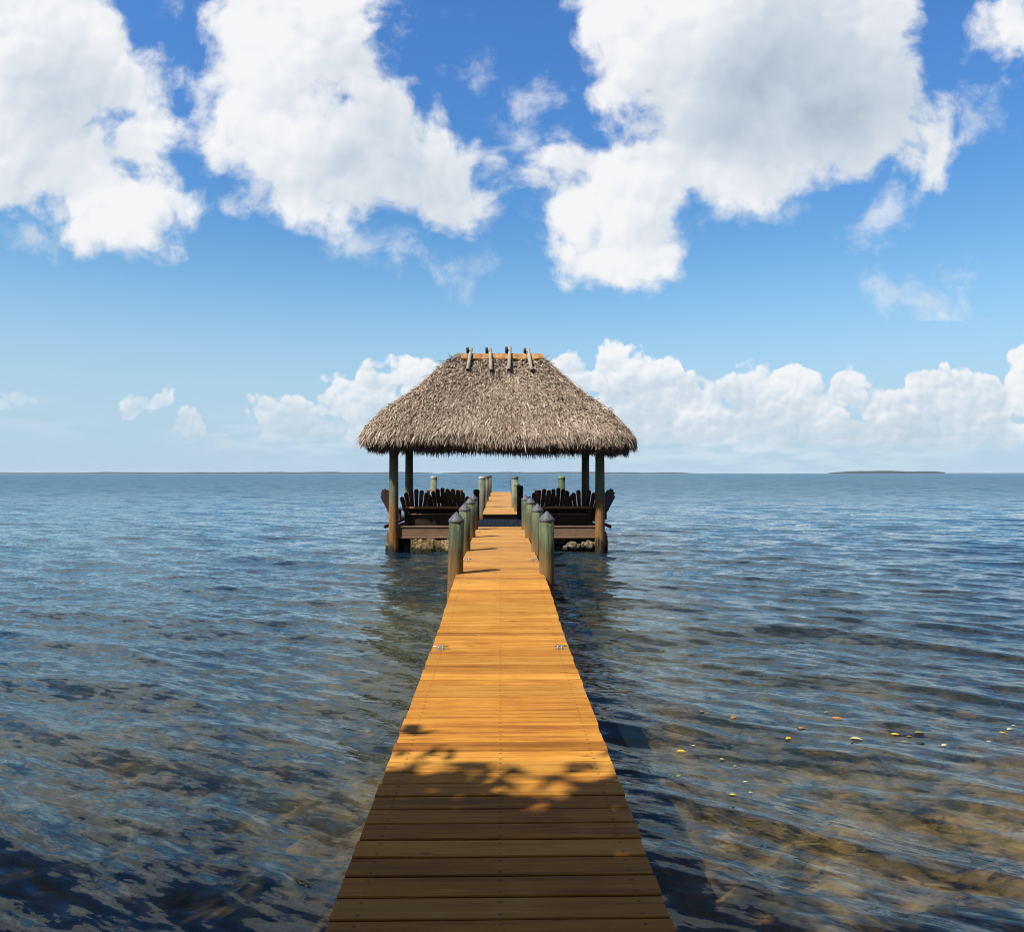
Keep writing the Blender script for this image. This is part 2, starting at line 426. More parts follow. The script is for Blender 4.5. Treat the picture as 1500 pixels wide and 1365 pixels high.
GREEN = [(0.25, (.050, .055, .038)), (0.42, (.125, .145, .092)), (0.58, (.205, .225, .135)), (0.75, (.29, .27, .17))]
M_DECK = wood_deck()
M_PILE = rough_wood('green_treated_pile', [(0.34, (.016, .020, .014)), (0.45, (.060, .078, .044)), (0.56, (.145, .17, .088)), (0.70, (.27, .26, .145))], scale=(17, 17, .9), extra=tide_bands(0.65, 1.15, (.40, .21, .07)))
M_FARPILE = rough_wood('grey_green_pile', [(0.25, (.08, .08, .06)), (0.45, (.17, .18, .13)), (0.6, (.27, .27, .20)), (0.75, (.36, .34, .26))], extra=tide_bands(0.3, 0.7))
M_POST = rough_wood('pavilion_post_wood', GREEN, scale=(14, 14, .9), extra=tide_bands(1.05, 1.55, (.46, .21, .05)))
M_DARKPILE = rough_wood('dark_wet_shaded_pile', [(0.3, (.018, .018, .014)), (0.6, (.05, .05, .036))])  # dark base colour, holds the roof's shade on posts at the far walkway
M_CAP = None
def plain(name, c0, c1, scale=8.0, rough=0.6, bd=0.003, spec=0.4, metal=0.0):
    m, T, out = material(name)
    ob = T.node('ShaderNodeTexCoord').outputs['Object']
    n = T.noise(ob, scale, 6.0, 0.6)
    principled(T, out, T.mix(T.ss(n, .3, .7), c0, c1), rough, n, 0.5, bd, spec, metal)
    return m
M_CAP = plain('weathered_grey_cap', (.055, .06, .082), (.16, .168, .20), 22, 0.6)
M_WCAP = plain('pale_cap', (.30, .31, .30), (.48, .48, .46), 14, 0.6)
M_GREENCAP = plain('green_cap', (.10, .17, .08), (.20, .30, .14), 14, 0.6)
M_CHAIR = rough_wood('dark_brown_slats', [(0.3, (.032, .015, .010)), (0.5, (.075, .034, .020)), (0.7, (.14, .066, .037))], rough=0.55)
M_BLUECHAIR = rough_wood('blue_black_slats', [(0.3, (.020, .026, .045)), (0.5, (.038, .05, .085)), (0.7, (.07, .085, .13))], rough=0.5)
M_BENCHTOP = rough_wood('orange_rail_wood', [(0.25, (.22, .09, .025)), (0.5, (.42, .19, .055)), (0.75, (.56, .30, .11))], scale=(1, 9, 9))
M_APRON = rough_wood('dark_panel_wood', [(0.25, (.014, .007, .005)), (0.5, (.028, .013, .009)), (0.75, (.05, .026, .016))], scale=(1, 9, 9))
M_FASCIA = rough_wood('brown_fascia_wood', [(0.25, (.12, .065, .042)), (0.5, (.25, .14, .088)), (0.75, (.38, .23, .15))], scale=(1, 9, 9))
M_GREYDECK = rough_wood('grey_floor_boards', [(0.25, (.17, .17, .17)), (0.5, (.26, .26, .265)), (0.75, (.36, .35, .34))], scale=(9, 1, 9))
M_POLE = rough_wood('silver_ridge_pole', [(0.25, (.22, .20, .17)), (0.5, (.42, .39, .33)), (0.75, (.58, .54, .47))], scale=(9, 9, 1))
M_POLEEND = plain('dark_pole_end', (.012, .010, .008), (.03, .025, .02), 20)
M_RIDGE = plain('copper_ridge_wrap', (.34, .15, .045), (.56, .28, .09), 5.0, 0.6)
M_STEEL = plain('galvanised_cleat', (.55, .55, .55), (.75, .75, .76), 30, 0.3, 0.001, 0.5, 0.9)
M_ROD = plain('black_rod', (.01, .01, .012), (.03, .03, .03), 30, 0.4)

def stone_mat(name, c0, c1, c2, sc=5.0):
    m, T, out = material(name)
    ob = T.node('ShaderNodeTexCoord').outputs['Object']
    n = T.noise(ob, sc, 8.0, 0.65)
    v = T.node('ShaderNodeTexVoronoi', {'Vector': T.vm('ADD', ob, T.vm('SCALE', T.noise(ob, sc*1.5, 3., .5, out=1), scale=0.12)), 'Scale': sc*1.6}, feature='DISTANCE_TO_EDGE')
    c = T.ramp(n, [(0.28, c0), (0.5, c1), (0.72, c2)])
    c = T.mix(T.m('MULTIPLY', T.ss(v.outputs['Distance'], 0.07, 0.0), 0.7), c, (c0[0]*.5, c0[1]*.5, c0[2]*.5))
    z = T.node('ShaderNodeSeparateXYZ', {0: T.node('ShaderNodeNewGeometry').outputs['Position']}).outputs[2]
    c = T.mix(T.ss(T.m('ADD', z, T.m('MULTIPLY', T.m('SUBTRACT', n, .5), .3)), 0.20, 0.06), c, (.035, .032, .016))
    principled(T, out, c, 0.9, T.m('ADD', n, T.m('MULTIPLY', T.ss(v.outputs['Distance'], 0.0, 0.12), .6)), 0.8, 0.03, 0.2)
    return m
M_STONE = stone_mat('coral_limestone', (.16, .10, .045), (.42, .28, .13), (.66, .50, .30))
M_ROCK = stone_mat('pale_rock', (.12, .09, .06), (.32, .26, .18), (.56, .48, .36), 9)

def thatch_mat():
    m, T, out = material('dry_palm_thatch')
    t = T.node('ShaderNodeAttribute', attribute_name='tone').outputs['Fac']
    ob = T.node('ShaderNodeTexCoord').outputs['Object']
    n = T.noise(ob, 1.4, 5.0, 0.6)
    f = T.m('ADD', t, T.m('MULTIPLY', T.m('SUBTRACT', n, .5), 0.45))
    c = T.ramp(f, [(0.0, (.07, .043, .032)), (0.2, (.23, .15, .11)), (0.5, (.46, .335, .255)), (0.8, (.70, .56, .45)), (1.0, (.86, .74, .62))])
    red = T.noise(ob, 0.9, 3.0, 0.5)
    c = T.mix(T.m('MULTIPLY', T.ss(red, .55, .75), 0.35), c, T.mix(0.5, c, (.40, .20, .10)))
    principled(T, out, c, 0.75, spec=0.25, alb=0.63)
    return m
M_THATCH = thatch_mat()
M_THATCHBASE = plain('thatch_underside', (.025, .017, .012), (.07, .05, .035), 6, 0.95)

# ------------------------------------------------------------------ seabed
def seabed_depth(x, y):
    r = np.hypot(x, y)
    d = 0.36 + 0.055*np.clip(y, -2, 14) + 0.5*(1-np.exp(-np.clip(y-6, 0, None)/25)) + 0.8*(1-np.exp(-np.clip(y-60, 0, None)/200))
    d = d + 0.10*np.clip(-x*0.35, 0, 2.0) - 0.07*np.clip(x, 0, 3)*np.exp(-np.clip(y-2, 0, None)/2.5)
    for i in range(14):
        a = RNGB[i, 0]*6.283; L = 0.5*1.33**i*0.8
        am = min(0.055*L, 0.09)
        d = d + am*np.sin((np.cos(a)*x+np.sin(a)*y)*6.283/L+RNGB[i, 1]*6.28)*np.cos((-np.sin(a)*x+np.cos(a)*y)*6.283/(L*1.7)+RNGB[i, 2]*6.28)
    return np.clip(d, 0.16, 4)
RNGB = np.random.default_rng(5).random((20, 3))

def polar_grid(c, rs, ths):
    R, Tt = np.meshgrid(rs, ths, indexing='ij')
    x = c[0]+R*np.sin(Tt); y = c[1]+R*np.cos(Tt)
    nr, nt = R.shape
    i = np.arange(nr*nt).reshape(nr, nt)
    Q = np.stack([i[:-1, :-1], i[:-1, 1:], i[1:, 1:], i[1:, :-1]], -1).reshape(-1, 4)
    return x.ravel(), y.ravel(), R.ravel(), Q

def radii(r0, rules):
    rs = [r0]
    for rmax, a, b in rules:
        while rs[-1] < rmax: rs.append(rs[-1]+max(a, b*rs[-1]))
    return np.array(rs)

def seabed_mat():
    m, T, out = material('sand_and_seagrass')
    pos = T.node('ShaderNodeNewGeometry').outputs['Position']
    s = T.node('ShaderNodeSeparateXYZ', {0: pos})
    x, y = s.outputs[0], s.outputs[1]
    wob = T.vm('MULTIPLY', T.vm('SUBTRACT', T.noise(pos, 6.0, 2.0, 0.5, out=1), (.5, .5, .5)), (0.16, 0.16, 0))
    p = T.vm('ADD', pos, wob)
    n = T.noise(p, 0.75, 8.0, 0.66, 0.4)
    n2 = T.noise(p, 3.2, 6.0, 0.65, 0.5)
    n3 = T.noise(p, 14.0, 4.0, 0.6)
    f = T.m('ADD', T.m('ADD', T.m('MULTIPLY', n, 0.46), T.m('MULTIPLY', n2, 0.34)), T.m('MULTIPLY', n3, 0.20))
    vr = T.node('ShaderNodeTexVoronoi', {'Vector': T.vm('ADD', p, T.vm('SCALE', T.noise(pos, 9., 2., .5, out=1), scale=.10)), 'Scale': 6.5})
    rub = T.m('SUBTRACT', T.node('ShaderNodeSeparateXYZ', {0: vr.outputs['Color']}).outputs[0], .5)
    f = T.m('ADD', f, T.m('MULTIPLY', rub, T.ss(n, .42, .6, .22, .06)))
    f = T.m('SUBTRACT', f, T.m('MULTIPLY', T.ss(vr.outputs['Distance'], .35, .75), T.ss(n, .42, .6, .10, .02)))
    # bare sand close to the shore on the right, weed and rubble elsewhere
    sand = T.m('MULTIPLY', T.ss(x, -0.5, 2.5), T.ss(y, 6.5, 3.0))
    f = T.m('ADD', f, T.m('MULTIPLY', sand, 0.19))
    f = T.m('SUBTRACT', f, T.m('MULTIPLY', T.ss(y, 4.5, 13.0), 0.09))
    f = T.m('SUBTRACT', f, T.m('MULTIPLY', T.ss(x, 0.2, -1.5), 0.035))
    c = T.ramp(f, [(0.30, (.018, .020, .010)), (0.43, (.060, .058, .026)), (0.52, (.20, .145, .062)), (0.62, (.44, .305, .135)), (0.74, (.66, .49, .26))])
    olive_refl = T.m('MULTIPLY', T.ss(T.m('ABSOLUTE', x), 4.6, 2.2), T.m('MULTIPLY', T.ss(y, 9.0, 13.0), T.ss(y, 27.0, 21.0)))
    c = T.mix(T.m('MULTIPLY', olive_refl, T.ss(n2, .3, .6, .45, .9)), c, (.20, .165, .03))  # olive put into the seabed colour for the pavilion's green-brown reflection
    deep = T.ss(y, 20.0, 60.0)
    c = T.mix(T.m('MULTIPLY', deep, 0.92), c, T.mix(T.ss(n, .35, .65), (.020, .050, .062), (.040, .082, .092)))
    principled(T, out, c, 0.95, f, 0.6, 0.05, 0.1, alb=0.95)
    return m
xs, ys, rr_, Q = polar_grid((0, -6), radii(2.0, [(30, .12, .0), (9000, .0, .10)]), np.linspace(-2.0, 2.0, 420))
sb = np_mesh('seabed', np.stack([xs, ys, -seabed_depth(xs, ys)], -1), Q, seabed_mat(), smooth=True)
tag(sb, kind='structure')

# ------------------------------------------------------------------ water surface
WN = 90
wr = np.random.default_rng(23)
WL = np.exp(np.linspace(math.log(0.17), math.log(3.6), WN))
WTH = math.atan2(-0.83, -0.50) + wr.normal(0, 0.30, WN)
WKX, WKY = np.cos(WTH)*2*PI/WL, np.sin(WTH)*2*PI/WL
WA = WL**0.85*np.where(WL > 1.1, (1.1/WL)**1.0, 1.0)
WA = WA*wr.uniform(.5, 1.5, WN)
WA *= 0.165/math.sqrt(np.sum((WA*2*PI/WL)**2)/2)
WP = wr.uniform(0, 6.283, WN)
def waves(x, y, spacing):
    h = np.zeros_like(x); dx = np.zeros_like(x); dy = np.zeros_like(x)
    for i in range(WN):
        wgt = np.clip((WL[i]/spacing-2.5)/3.0, 0, 1)
        ph = WKX[i]*x+WKY[i]*y+WP[i]
        s, c = np.sin(ph), np.cos(ph)
        h += wgt*WA[i]*s
        k = 2*PI/WL[i]
        dx += wgt*WA[i]*c*WKX[i]/k; dy += wgt*WA[i]*c*WKY[i]/k
    # calmer in the lee close to the shore, rougher offshore on the right
    g = 0.70+0.30*np.clip((y-2)/10, 0, 1)
    g = g*np.where(x < 0, 1-0.30*np.clip(-x/2, 0, 1)*np.clip(1-(y-3)/8, 0, 1), 1.0)
    return h*g, dx*g*0.9, dy*g*0.9

def water_mat():
    m, T, out = material('clear_shallow_sea_water')
    pos = T.node('ShaderNodeNewGeometry').outputs['Position']
    s = T.node('ShaderNodeSeparateXYZ', {0: pos})
    y = s.outputs[1]
    mp = T.node('ShaderNodeMapping', {'Vector': pos, 'Rotation': (0, 0, math.radians(26)), 'Scale': (1, 1, 1)}).outputs[0]
    st = T.vm('MULTIPLY', mp, (0.28, 1.0, 1.0))
    far = T.ss(y, 20.0, 90.0)
    def chop(vec, scale, amp, det=3.0):
        c = T.vm('SUBTRACT', T.noise(vec, scale, det, 0.55, 0.2, out=1), (.5, .5, .5))
        return T.vm('SCALE', T.vm('MULTIPLY', c, (1, 1, 0)), scale=amp)
    patch = T.noise(T.vm('MULTIPLY', pos, (0.3, 1, 1)), 0.35, 3.0, 0.5)   # gusts
    gust = T.ss(patch, 0.3, 0.7, 0.6, 1.4)
    sl = T.vm('ADD', chop(st, 17.0, T.m('MULTIPLY', gust, 0.62), 5.0), chop(st, 5.0, T.m('MULTIPLY', gust, 0.34)))
    sl = T.vm('ADD', sl, chop(st, 1.7, T.ss(y, 8.0, 35.0, 0.0, 0.85)))
    sl = T.vm('ADD', sl, chop(T.vm('MULTIPLY', mp, (0.6, 1, 1)), 0.5, T.ss(y, 18.0, 70.0, 0.0, 1.05)))
    sl = T.vm('ADD', sl, chop(T.vm('MULTIPLY', mp, (0.6, 1, 1)), 0.13, T.ss(y, 50.0, 160.0, 0.0, 0.9)))
    sl = T.vm('ADD', sl, chop(pos, 0.02, T.ss(y, 200.0, 700.0, 0.0, 0.7)))
    gN = T.node('ShaderNodeNewGeometry').outputs['Normal']
    nrm = T.vm('NORMALIZE', T.vm('ADD', gN, sl))
    fr = T.node('ShaderNodeFresnel', {'IOR': 1.333, 'Normal': nrm}).outputs[0]
    gl = T.node('ShaderNodeBsdfGlossy', {'Color': (.86, .96, 1, 1), 'Roughness': T.m('MULTIPLY_ADD', far, 0.05, 0.02), 'Normal': nrm})
    tr = T.node('ShaderNodeBsdfTransparent', {'Color': (.86, .855, .75, 1)})
    df = T.node('ShaderNodeBsdfDiffuse', {'Color': (.021, .076, .140, 1), 'Normal': nrm})
    rf = T.node('ShaderNodeBsdfRefraction', {'Color': (.86, .855, .75, 1), 'IOR': 1.333, 'Roughness': 0.0, 'Normal': nrm})
    tr = T.node('ShaderNodeMixShader', {0: 0.5, 1: tr.outputs[0], 2: rf.outputs[0]})
    mx0 = T.node('ShaderNodeMixShader', {0: T.m('ADD', 0.07, T.ss(y, 5.0, 50.0, 0.0, 0.74)), 1: tr.outputs[0], 2: df.outputs[0]})
    mx = T.node('ShaderNodeMixShader', {0: T.m('MULTIPLY', fr, T.ss(y, 15.0, 110.0, 1.0, 0.58)), 1: mx0.outputs[0], 2: gl.outputs[0]})
    T.l.new(mx.outputs[0], out.inputs['Surface'])
    return m
WC = (0.0, -2.0)
rs = radii(0.8, [(8, .034, 0), (60, .0, .0050), (600, 0, .012), (9000, 0, .05)])
ths = np.linspace(-1.78, 1.78, 780)
xs, ys, rr_, Q = polar_grid(WC, rs, ths)
spc = np.maximum(0.0046*rr_, np.interp(rr_, rs[:-1], np.diff(rs)))
h, dx, dy = waves(xs, ys, spc)
wat = np_mesh('water', np.stack([xs+dx, ys+dy, h], -1), Q, water_mat(), smooth=True)
tag(wat, kind='structure')

# ------------------------------------------------------------------ shore behind the viewer
def shore_mat():
    m, T, out = material('shore_sand_and_litter')
    pos = T.node('ShaderNodeNewGeometry').outputs['Position']
    n = T.noise(pos, 3.0, 7.0, 0.65)
    principled(T, out, T.ramp(n, [(0.3, (.06, .045, .03)), (0.55, (.20, .15, .09)), (0.75, (.34, .28, .18))]), 0.95, n, 0.6, 0.03, 0.1)
    return m
gx, gy = np.meshgrid(np.linspace(-30, 30, 90), np.linspace(-24, 3, 50), indexing='ij')
edge = np.where(gx < -3.5, np.clip((-gx-3.5)*.6, 0, 2.2), 0) + np.where(gx > 4.8, np.clip((gx-4.8)*.6, 0, 1.6), 0) - 0.9 + .25*np.sin(gx*1.1)+.15*np.sin(gx*2.7+1)
gz = np.clip((edge-gy)*0.55, -0.7, 0.42)+0.04*np.sin(gx*3+gy*2)
nx, ny = gx.shape
ii = np.arange(nx*ny).reshape(nx, ny)
Qs = np.stack([ii[:-1, :-1], ii[1:, :-1], ii[1:, 1:], ii[:-1, 1:]], -1).reshape(-1, 4)
tag(np_mesh('ground', np.stack([gx.ravel(), gy.ravel(), gz.ravel()], -1), Qs, shore_mat(), smooth=True), kind='structure')

# ------------------------------------------------------------------ docks
W2 = 0.61; PITCH = 0.145
PROF = np.array([(-1.2, 1.600), (2.6, 1.592), (6.9, 1.553), (7.6, 1.540), (8.8, 1.462), (10.2, 1.410), (12, 1.405), (20.2, 1.425)])
PROF2 = np.array([(25.8, 1.41), (34, 1.33), (50, 1.17)])
def top_z(y, prof): return CAMZ-np.interp(y, prof[:, 0], prof[:, 1])

def boards(name, y0, y1, prof, mat, parent, seed):
    r = random.Random(seed)
    V = []; Fc = []; UV = []; TO = []
    y = y0
    while y + PITCH <= y1+1e-6:
        ya, yb = y+0.0055, y+PITCH-0.0055
        za, zb = float(top_z(ya, prof)), float(top_z(yb, prof))
        j = r.uniform(-.0016, .0016); za += j; zb += j+r.uniform(-.001, .001)
        xl, xr = -W2-r.uniform(-.004, .006), W2+r.uniform(-.004, .006)
        sk = r.uniform(-.0015, .0015)
        t = r.random(); c = 0.004; th = 0.036
        n = len(V)
        # profile in y-z: bottom, sides, chamfers, top
        pr = [(ya, za-th), (ya, za-c), (ya+c, za), (yb-c, zb), (yb, zb-c), (yb, zb-th)]
        NS = 5
        for k in range(NS):
            x = xl+(xr-xl)*k/(NS-1); bow = 0.0008*math.sin(k*1.3+t*9)
            for (py, pz) in pr: V.append((x, py+sk*(x/W2), pz+bow))
        for k in range(NS-1):
            for i in range(6):
                a = n+6*k+i; b = n+6*k+(i+1) % 6
                Fc.append((a, b, b+6, a+6))
                for q in (a, b, b+6, a+6): UV.append((V[q][0], V[q][1]-y))
                TO.append(t)
        Fc.append(tuple(n+i for i in range(6))[::-1]); Fc.append(tuple(n+6*(NS-1)+i for i in range(6)))
        for q in Fc[-2]+Fc[-1]: UV.append((V[q][0], V[q][1]-y))
        TO += [t, t]
        y += PITCH
    me = bpy.data.meshes.new(name); me.from_pydata(V, [], Fc)
    ul = me.uv_layers.new(name='UVMap'); ul.data.foreach_set('uv', np.array(UV, np.float32).ravel())
    at_ = me.attributes.new('tone', 'FLOAT', 'FACE'); at_.data.foreach_set('value', TO)
    me.materials.append(mat); me.update()
    return link(bpy.data.objects.new(name, me), parent)

def stringers(parent, prof, y0, y1, mat):
    for sx in (-1, 0, 1):
        mb = MB(); yy = np.linspace(y0, y1, 24)
        x0 = sx*(W2-0.07)
        P = []
        for y in yy:
            z = float(top_z(y, prof))-0.0405
            P += [(x0-.022, y, z), (x0+.022, y, z), (x0+.022, y, z-.20), (x0-.022, y, z-.20)]
        fs = [(4*k+i, 4*k+4+i, 4*k+4+(i+1) % 4, 4*k+(i+1) % 4) for k in range(len(yy)-1) for i in range(4)]
        n = 4*(len(yy)-1)
        mb.add(P, fs+[(0, 1, 2, 3), (n+3, n+2, n+1, n)])
        mb.build('stringer', mat, parent)

M_STRING = rough_wood('stringer_wood', [(0.25, (.05, .025, .012)), (0.5, (.12, .06, .025)), (0.75, (.2, .11, .05))], scale=(9, 1, 9))
dock = empty('dock', (0, 0, 0))
tag(dock, 'golden brown plank walkway running from the foreground to the thatched pavilion', 'dock')
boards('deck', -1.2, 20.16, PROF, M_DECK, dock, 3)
stringers(dock, PROF, -1.2, 20.12, M_STRING)
for k, yy in enumerate((1.8, 4.6, 7.3)):
    for sx in (-1, 1):
        z = float(top_z(yy, PROF))-.05
        MB().lathe([(.085, -1.6), (.08, -0.3), (.078, z-.08)], 14, (sx*(W2-.16), yy, 0), wob=.02, seed=k).build('support_pile', M_DARKPILE, dock)
def cleat(x, y):
    z = float(top_z(y, PROF))
    mb = MB()
    mb.box((0, 0, .006), (.075, .12, .012), bev=.003)
    for s in (-1, 1): mb.lathe([(.018, 0), (.013, .018), (.015, .045)], 12, (0, s*.035, .01))
    prof = [(.006, -.13), (.012, -.115), (.014, -.06), (.016, 0), (.014, .06), (.012, .115), (.006, .13)]
    mb.lathe(prof, 12, (0, 0, .06), Matrix.Rotation(PI/2, 3, 'X'))
    o = mb.build('cleat', M_STEEL, dock, (x, y, z)); o.rotation_euler = (0, 0, PI/2+random.uniform(-.1, .1)); o.scale = (.52, .52, .52)
    return o
for yy in (6.68, 12.1, 17.8):
    for sx in (-1, 1): cleat(sx*(W2-.085), yy)

dock2 = empty('dock', (0, 25.8, 0))
tag(dock2, 'narrow golden plank walkway continuing seaward beyond the thatched pavilion', 'dock')
d2 = empty('x', (0, 0, 0)); bpy.data.objects.remove(d2)
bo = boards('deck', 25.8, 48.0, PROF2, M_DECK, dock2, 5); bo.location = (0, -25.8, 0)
stringers(dock2, PROF2, 25.83, 47.9, M_STRING)
for ch in dock2.children:
    if ch.name.startswith('stringer'): ch.location = (0, -25.8, 0)
MB().box((0, -.014, CAMZ-1.41-.11), (1.20, .028, .205), bev=.004).build('step_riser', M_FASCIA, dock2)

# ------------------------------------------------------------------ mooring posts
def pile(rad, top, mat, capmat, seed, cap='cone'):
    root = empty('mooring_post', (0, 0, 0))
    r = random.Random(seed)
    pr = [(rad*1.04, -1.5), (rad*1.03, -.4), (rad*1.02, .2), (rad, .6), (rad*.985, 1.0), (rad*.97, top-.10)]
    MB().lathe(pr, 22, wob=.014, seed=seed).build('post', mat, root)
    if cap == 'cone':
        MB().lathe([(rad*1.0, top-.150), (rad*1.04, top-.145), (rad*1.04, top-.118), (rad*.97, top-.105), (rad*.55, top-.05), (rad*.10, top-.004), (rad*.04, top)], 22, seed=seed).build('cap', capmat, root)
    else:
        MB().lathe([(rad*1.02, top-.12), (rad*1.05, top-.115), (rad*1.04, top-.05), (rad*.8, top-.012), (rad*.3, top)], 22, seed=seed).build('cap', capmat, root)
    return root
LB = 'green mooring post with grey cone cap, '
near = [(-.645, 10.65, 'nearest one on the left dock edge', -.02), (.652, 10.62, 'nearest one on the right dock edge', .0),
        (-.655, 13.75, 'second along the left dock edge', .02), (.665, 13.6, 'second along the right dock edge', .0),
        (-.65, 16.7, 'third along the left dock edge', -.01), (.64, 16.6, 'third along the right dock edge', .02),
        (-.66, 19.1, 'fourth on the left, beside the pavilion front', .01), (.65, 19.0, 'fourth on the right, beside the pavilion front', -.01)]
p0 = pile(.108, 1.565, M_PILE, M_CAP, 1)
pv = [p0]
for i, (x, y, lb, tl) in enumerate(near):
    o = p0 if i == 0 else copy_tree(p0)
    o.location = (x, y, random.uniform(-.012, .012)); o.rotation_euler = (tl*.5, tl, random.uniform(0, 6))
    tag(o, LB+lb, 'mooring post', 'capped mooring posts along the near dock')
far = [(-.73, 30.0, 1.98, .145, M_FARPILE, M_WCAP, 'thick pale grey post left of the far walkway, tallest and nearest there'),
       (-.67, 35.5, 1.97, .125, M_FARPILE, M_CAP, 'grey post left of the far walkway, just behind the thick pale one'),
       (-.66, 41.0, 1.97, .125, M_FARPILE, M_CAP, 'slim grey post left of the far walkway, third along it'),
       (-.66, 46.5, 1.98, .125, M_FARPILE, M_CAP, 'slim dark capped post at the far left end of the walkway'),
       (.575, 30.0, 1.99, .14, M_FARPILE, M_CAP, 'pale post with dark cap right of the far walkway, beside the thin rods'),
       (.60, 27.6, 1.75, .105, M_PILE, M_GREENCAP, 'short green post right of the far walkway, between the dark and the pale one'),
       (.66, 25.35, 1.69, .105, M_DARKPILE, M_DARKPILE, 'dark shaded post on the right where the far walkway leaves the pavilion'),
       (-.80, 25.3, 1.56, .105, M_DARKPILE, M_DARKPILE, 'dark shaded post on the left where the far walkway leaves the pavilion'),
       (-2.30, 26.1, 2.01, .115, M_FARPILE, M_WCAP, 'pale topped post behind the chairs on the left side of the pavilion'),
       (2.115, 26.1, 2.01, .125, M_PILE, M_GREENCAP, 'green topped post behind the chairs on the right side of the pavilion')]
for i, (x, y, t, r, m1, m2, lb) in enumerate(far):
    o = pile(r, t, m1, m2, 20+i, 'dome'); o.location = (x, y, 0); o.rotation_euler = (0, 0, i)
    tag(o, lb, 'mooring post', 'posts behind the pavilion')

# thin rods by the far right post
for (px, lean, tp, lb) in ((745.2, -.022, 687.0, 'thin dark fishing rod standing upright, left of a pair by the far post'), (748.4, .012, 690.0, 'thin dark fishing rod standing upright, right of a pair by the far post')):
    b = at(px+5.5, 30.2, 727); t = at(px, 30.2, tp); lean = (t.x-b.x)/(t.z-float(top_z(30.2, PROF2)))
    root = empty('fishing_rod', (b.x, b.y, float(top_z(30.2, PROF2))))
    hgt = t.z-root.location.z
    MB().rod((0, 0, .30), (lean*hgt, 0, hgt), .010, .004, 8).build('blank', M_ROD, root)
    MB().rod((0, 0, 0), (lean*.30, 0, .30), .017, .015, 8).build('handle', M_ROD, root)
    tag(root, lb, 'fishing rod', 'fishing rods by the far post')

# ------------------------------------------------------------------ pavilion
PF, PR = 20.1, 23.5                       # post rows
XL, XR = -2.83, 2.65
FLZ = CAMZ-1.56                           # floor level
pav = empty('pavilion', (0, 22.0, 0))
tag(pav, 'open pavilion with shaggy palm thatch hip roof standing over the water', 'pavilion')
def pp(o): o.location = Vector(o.location)-Vector((0, 22.0, 0)); return o

# floor boards running seawards, one mesh
mb = MB(); r = random.Random(4); x = XL-.12
while x < XR+.12:
    w = .140; mb.box((x+w/2, 23.0, FLZ-.018+r.uniform(-.002, .002)), (w-.009, 5.55, .036), bev=.004, a=r.random()); x += w
pp(mb.build('floor', M_GREYDECK, pav))
# fascia beams on the front either side of the dock
for (xa, xb) in ((XL+.13, -.665), (.665, XR-.13)):
    mb = MB(); L = xb-xa
    mb.box(((xa+xb)/2, 20.13, CAMZ-1.42-.145-.02), (L, .05, .29), bev=.006)
    pp(mb.build('fascia', M_FASCIA, pav))
    mb = MB(); mb.box(((xa+xb)/2, 20.16, CAMZ-1.42+.0), (L+.02, .16, .034), bev=.005)
    pp(mb.build('kick_board', M_FASCIA, pav))
    mb = MB(); mb.box(((xa+xb)/2, 20.125, CAMZ-1.42-.292), (L, .075, .030), bev=.005)
    pp(mb.build('lower_ledge', M_FASCIA, pav))
MB().box((0, 20.21, FLZ+.045), (1.30, .05, .10), bev=.004).build('end_board', M_FASCIA, pav).location = (0, -22.0, 0)
# rim on sides and back, added to keep the space under the floor dark
for sx, X in ((-1, XL-.16), (1, XR+.16)):
    pp(MB().box((X, 23.0, FLZ-.16), (.05, 5.6, .30), bev=.006).build('side_rim', M_FASCIA, pav))
pp(MB().box(((XL+XR)/2, 25.8, FLZ-.16), (XR-XL+.30, .05, .30), bev=.006).build('rear_rim', M_FASCIA, pav))
# posts
for i, (x, y) in enumerate(((XL, PF), (XR, PF), (XL, PR), (XR, PR))):
    o = MB().lathe([(.150, -1.6), (.140, -.2), (.134, .3), (.130, 1.0), (.122, 2.0), (.115, 3.2)], 24, wob=.018, seed=40+i).build('post', M_POST, pav)
    o.location = (x, y-22.0, 0); o.rotation_euler = (0, 0, i*1.7)
for x in (XL+.36, XR-.5):
    o = MB().lathe([(.12, -1.6), (.115, .5)], 18, wob=.02, seed=60).build('support_pile', M_DARKPILE, pav); o.location = (x, 20.45-22, 0)
# header beams under the thatch
for y in (PF, PR):
    pp(MB().rod((XL-.5, y, 2.93), (XR+.5, y, 2.93), .075, .07, 14).build('header_beam', M_STRING, pav))
for x in (XL, XR):
    pp(MB().rod((x, PF-.5, 3.06), (x, PR+.5, 3.06), .065, .06, 14).build('plate_beam', M_STRING, pav))
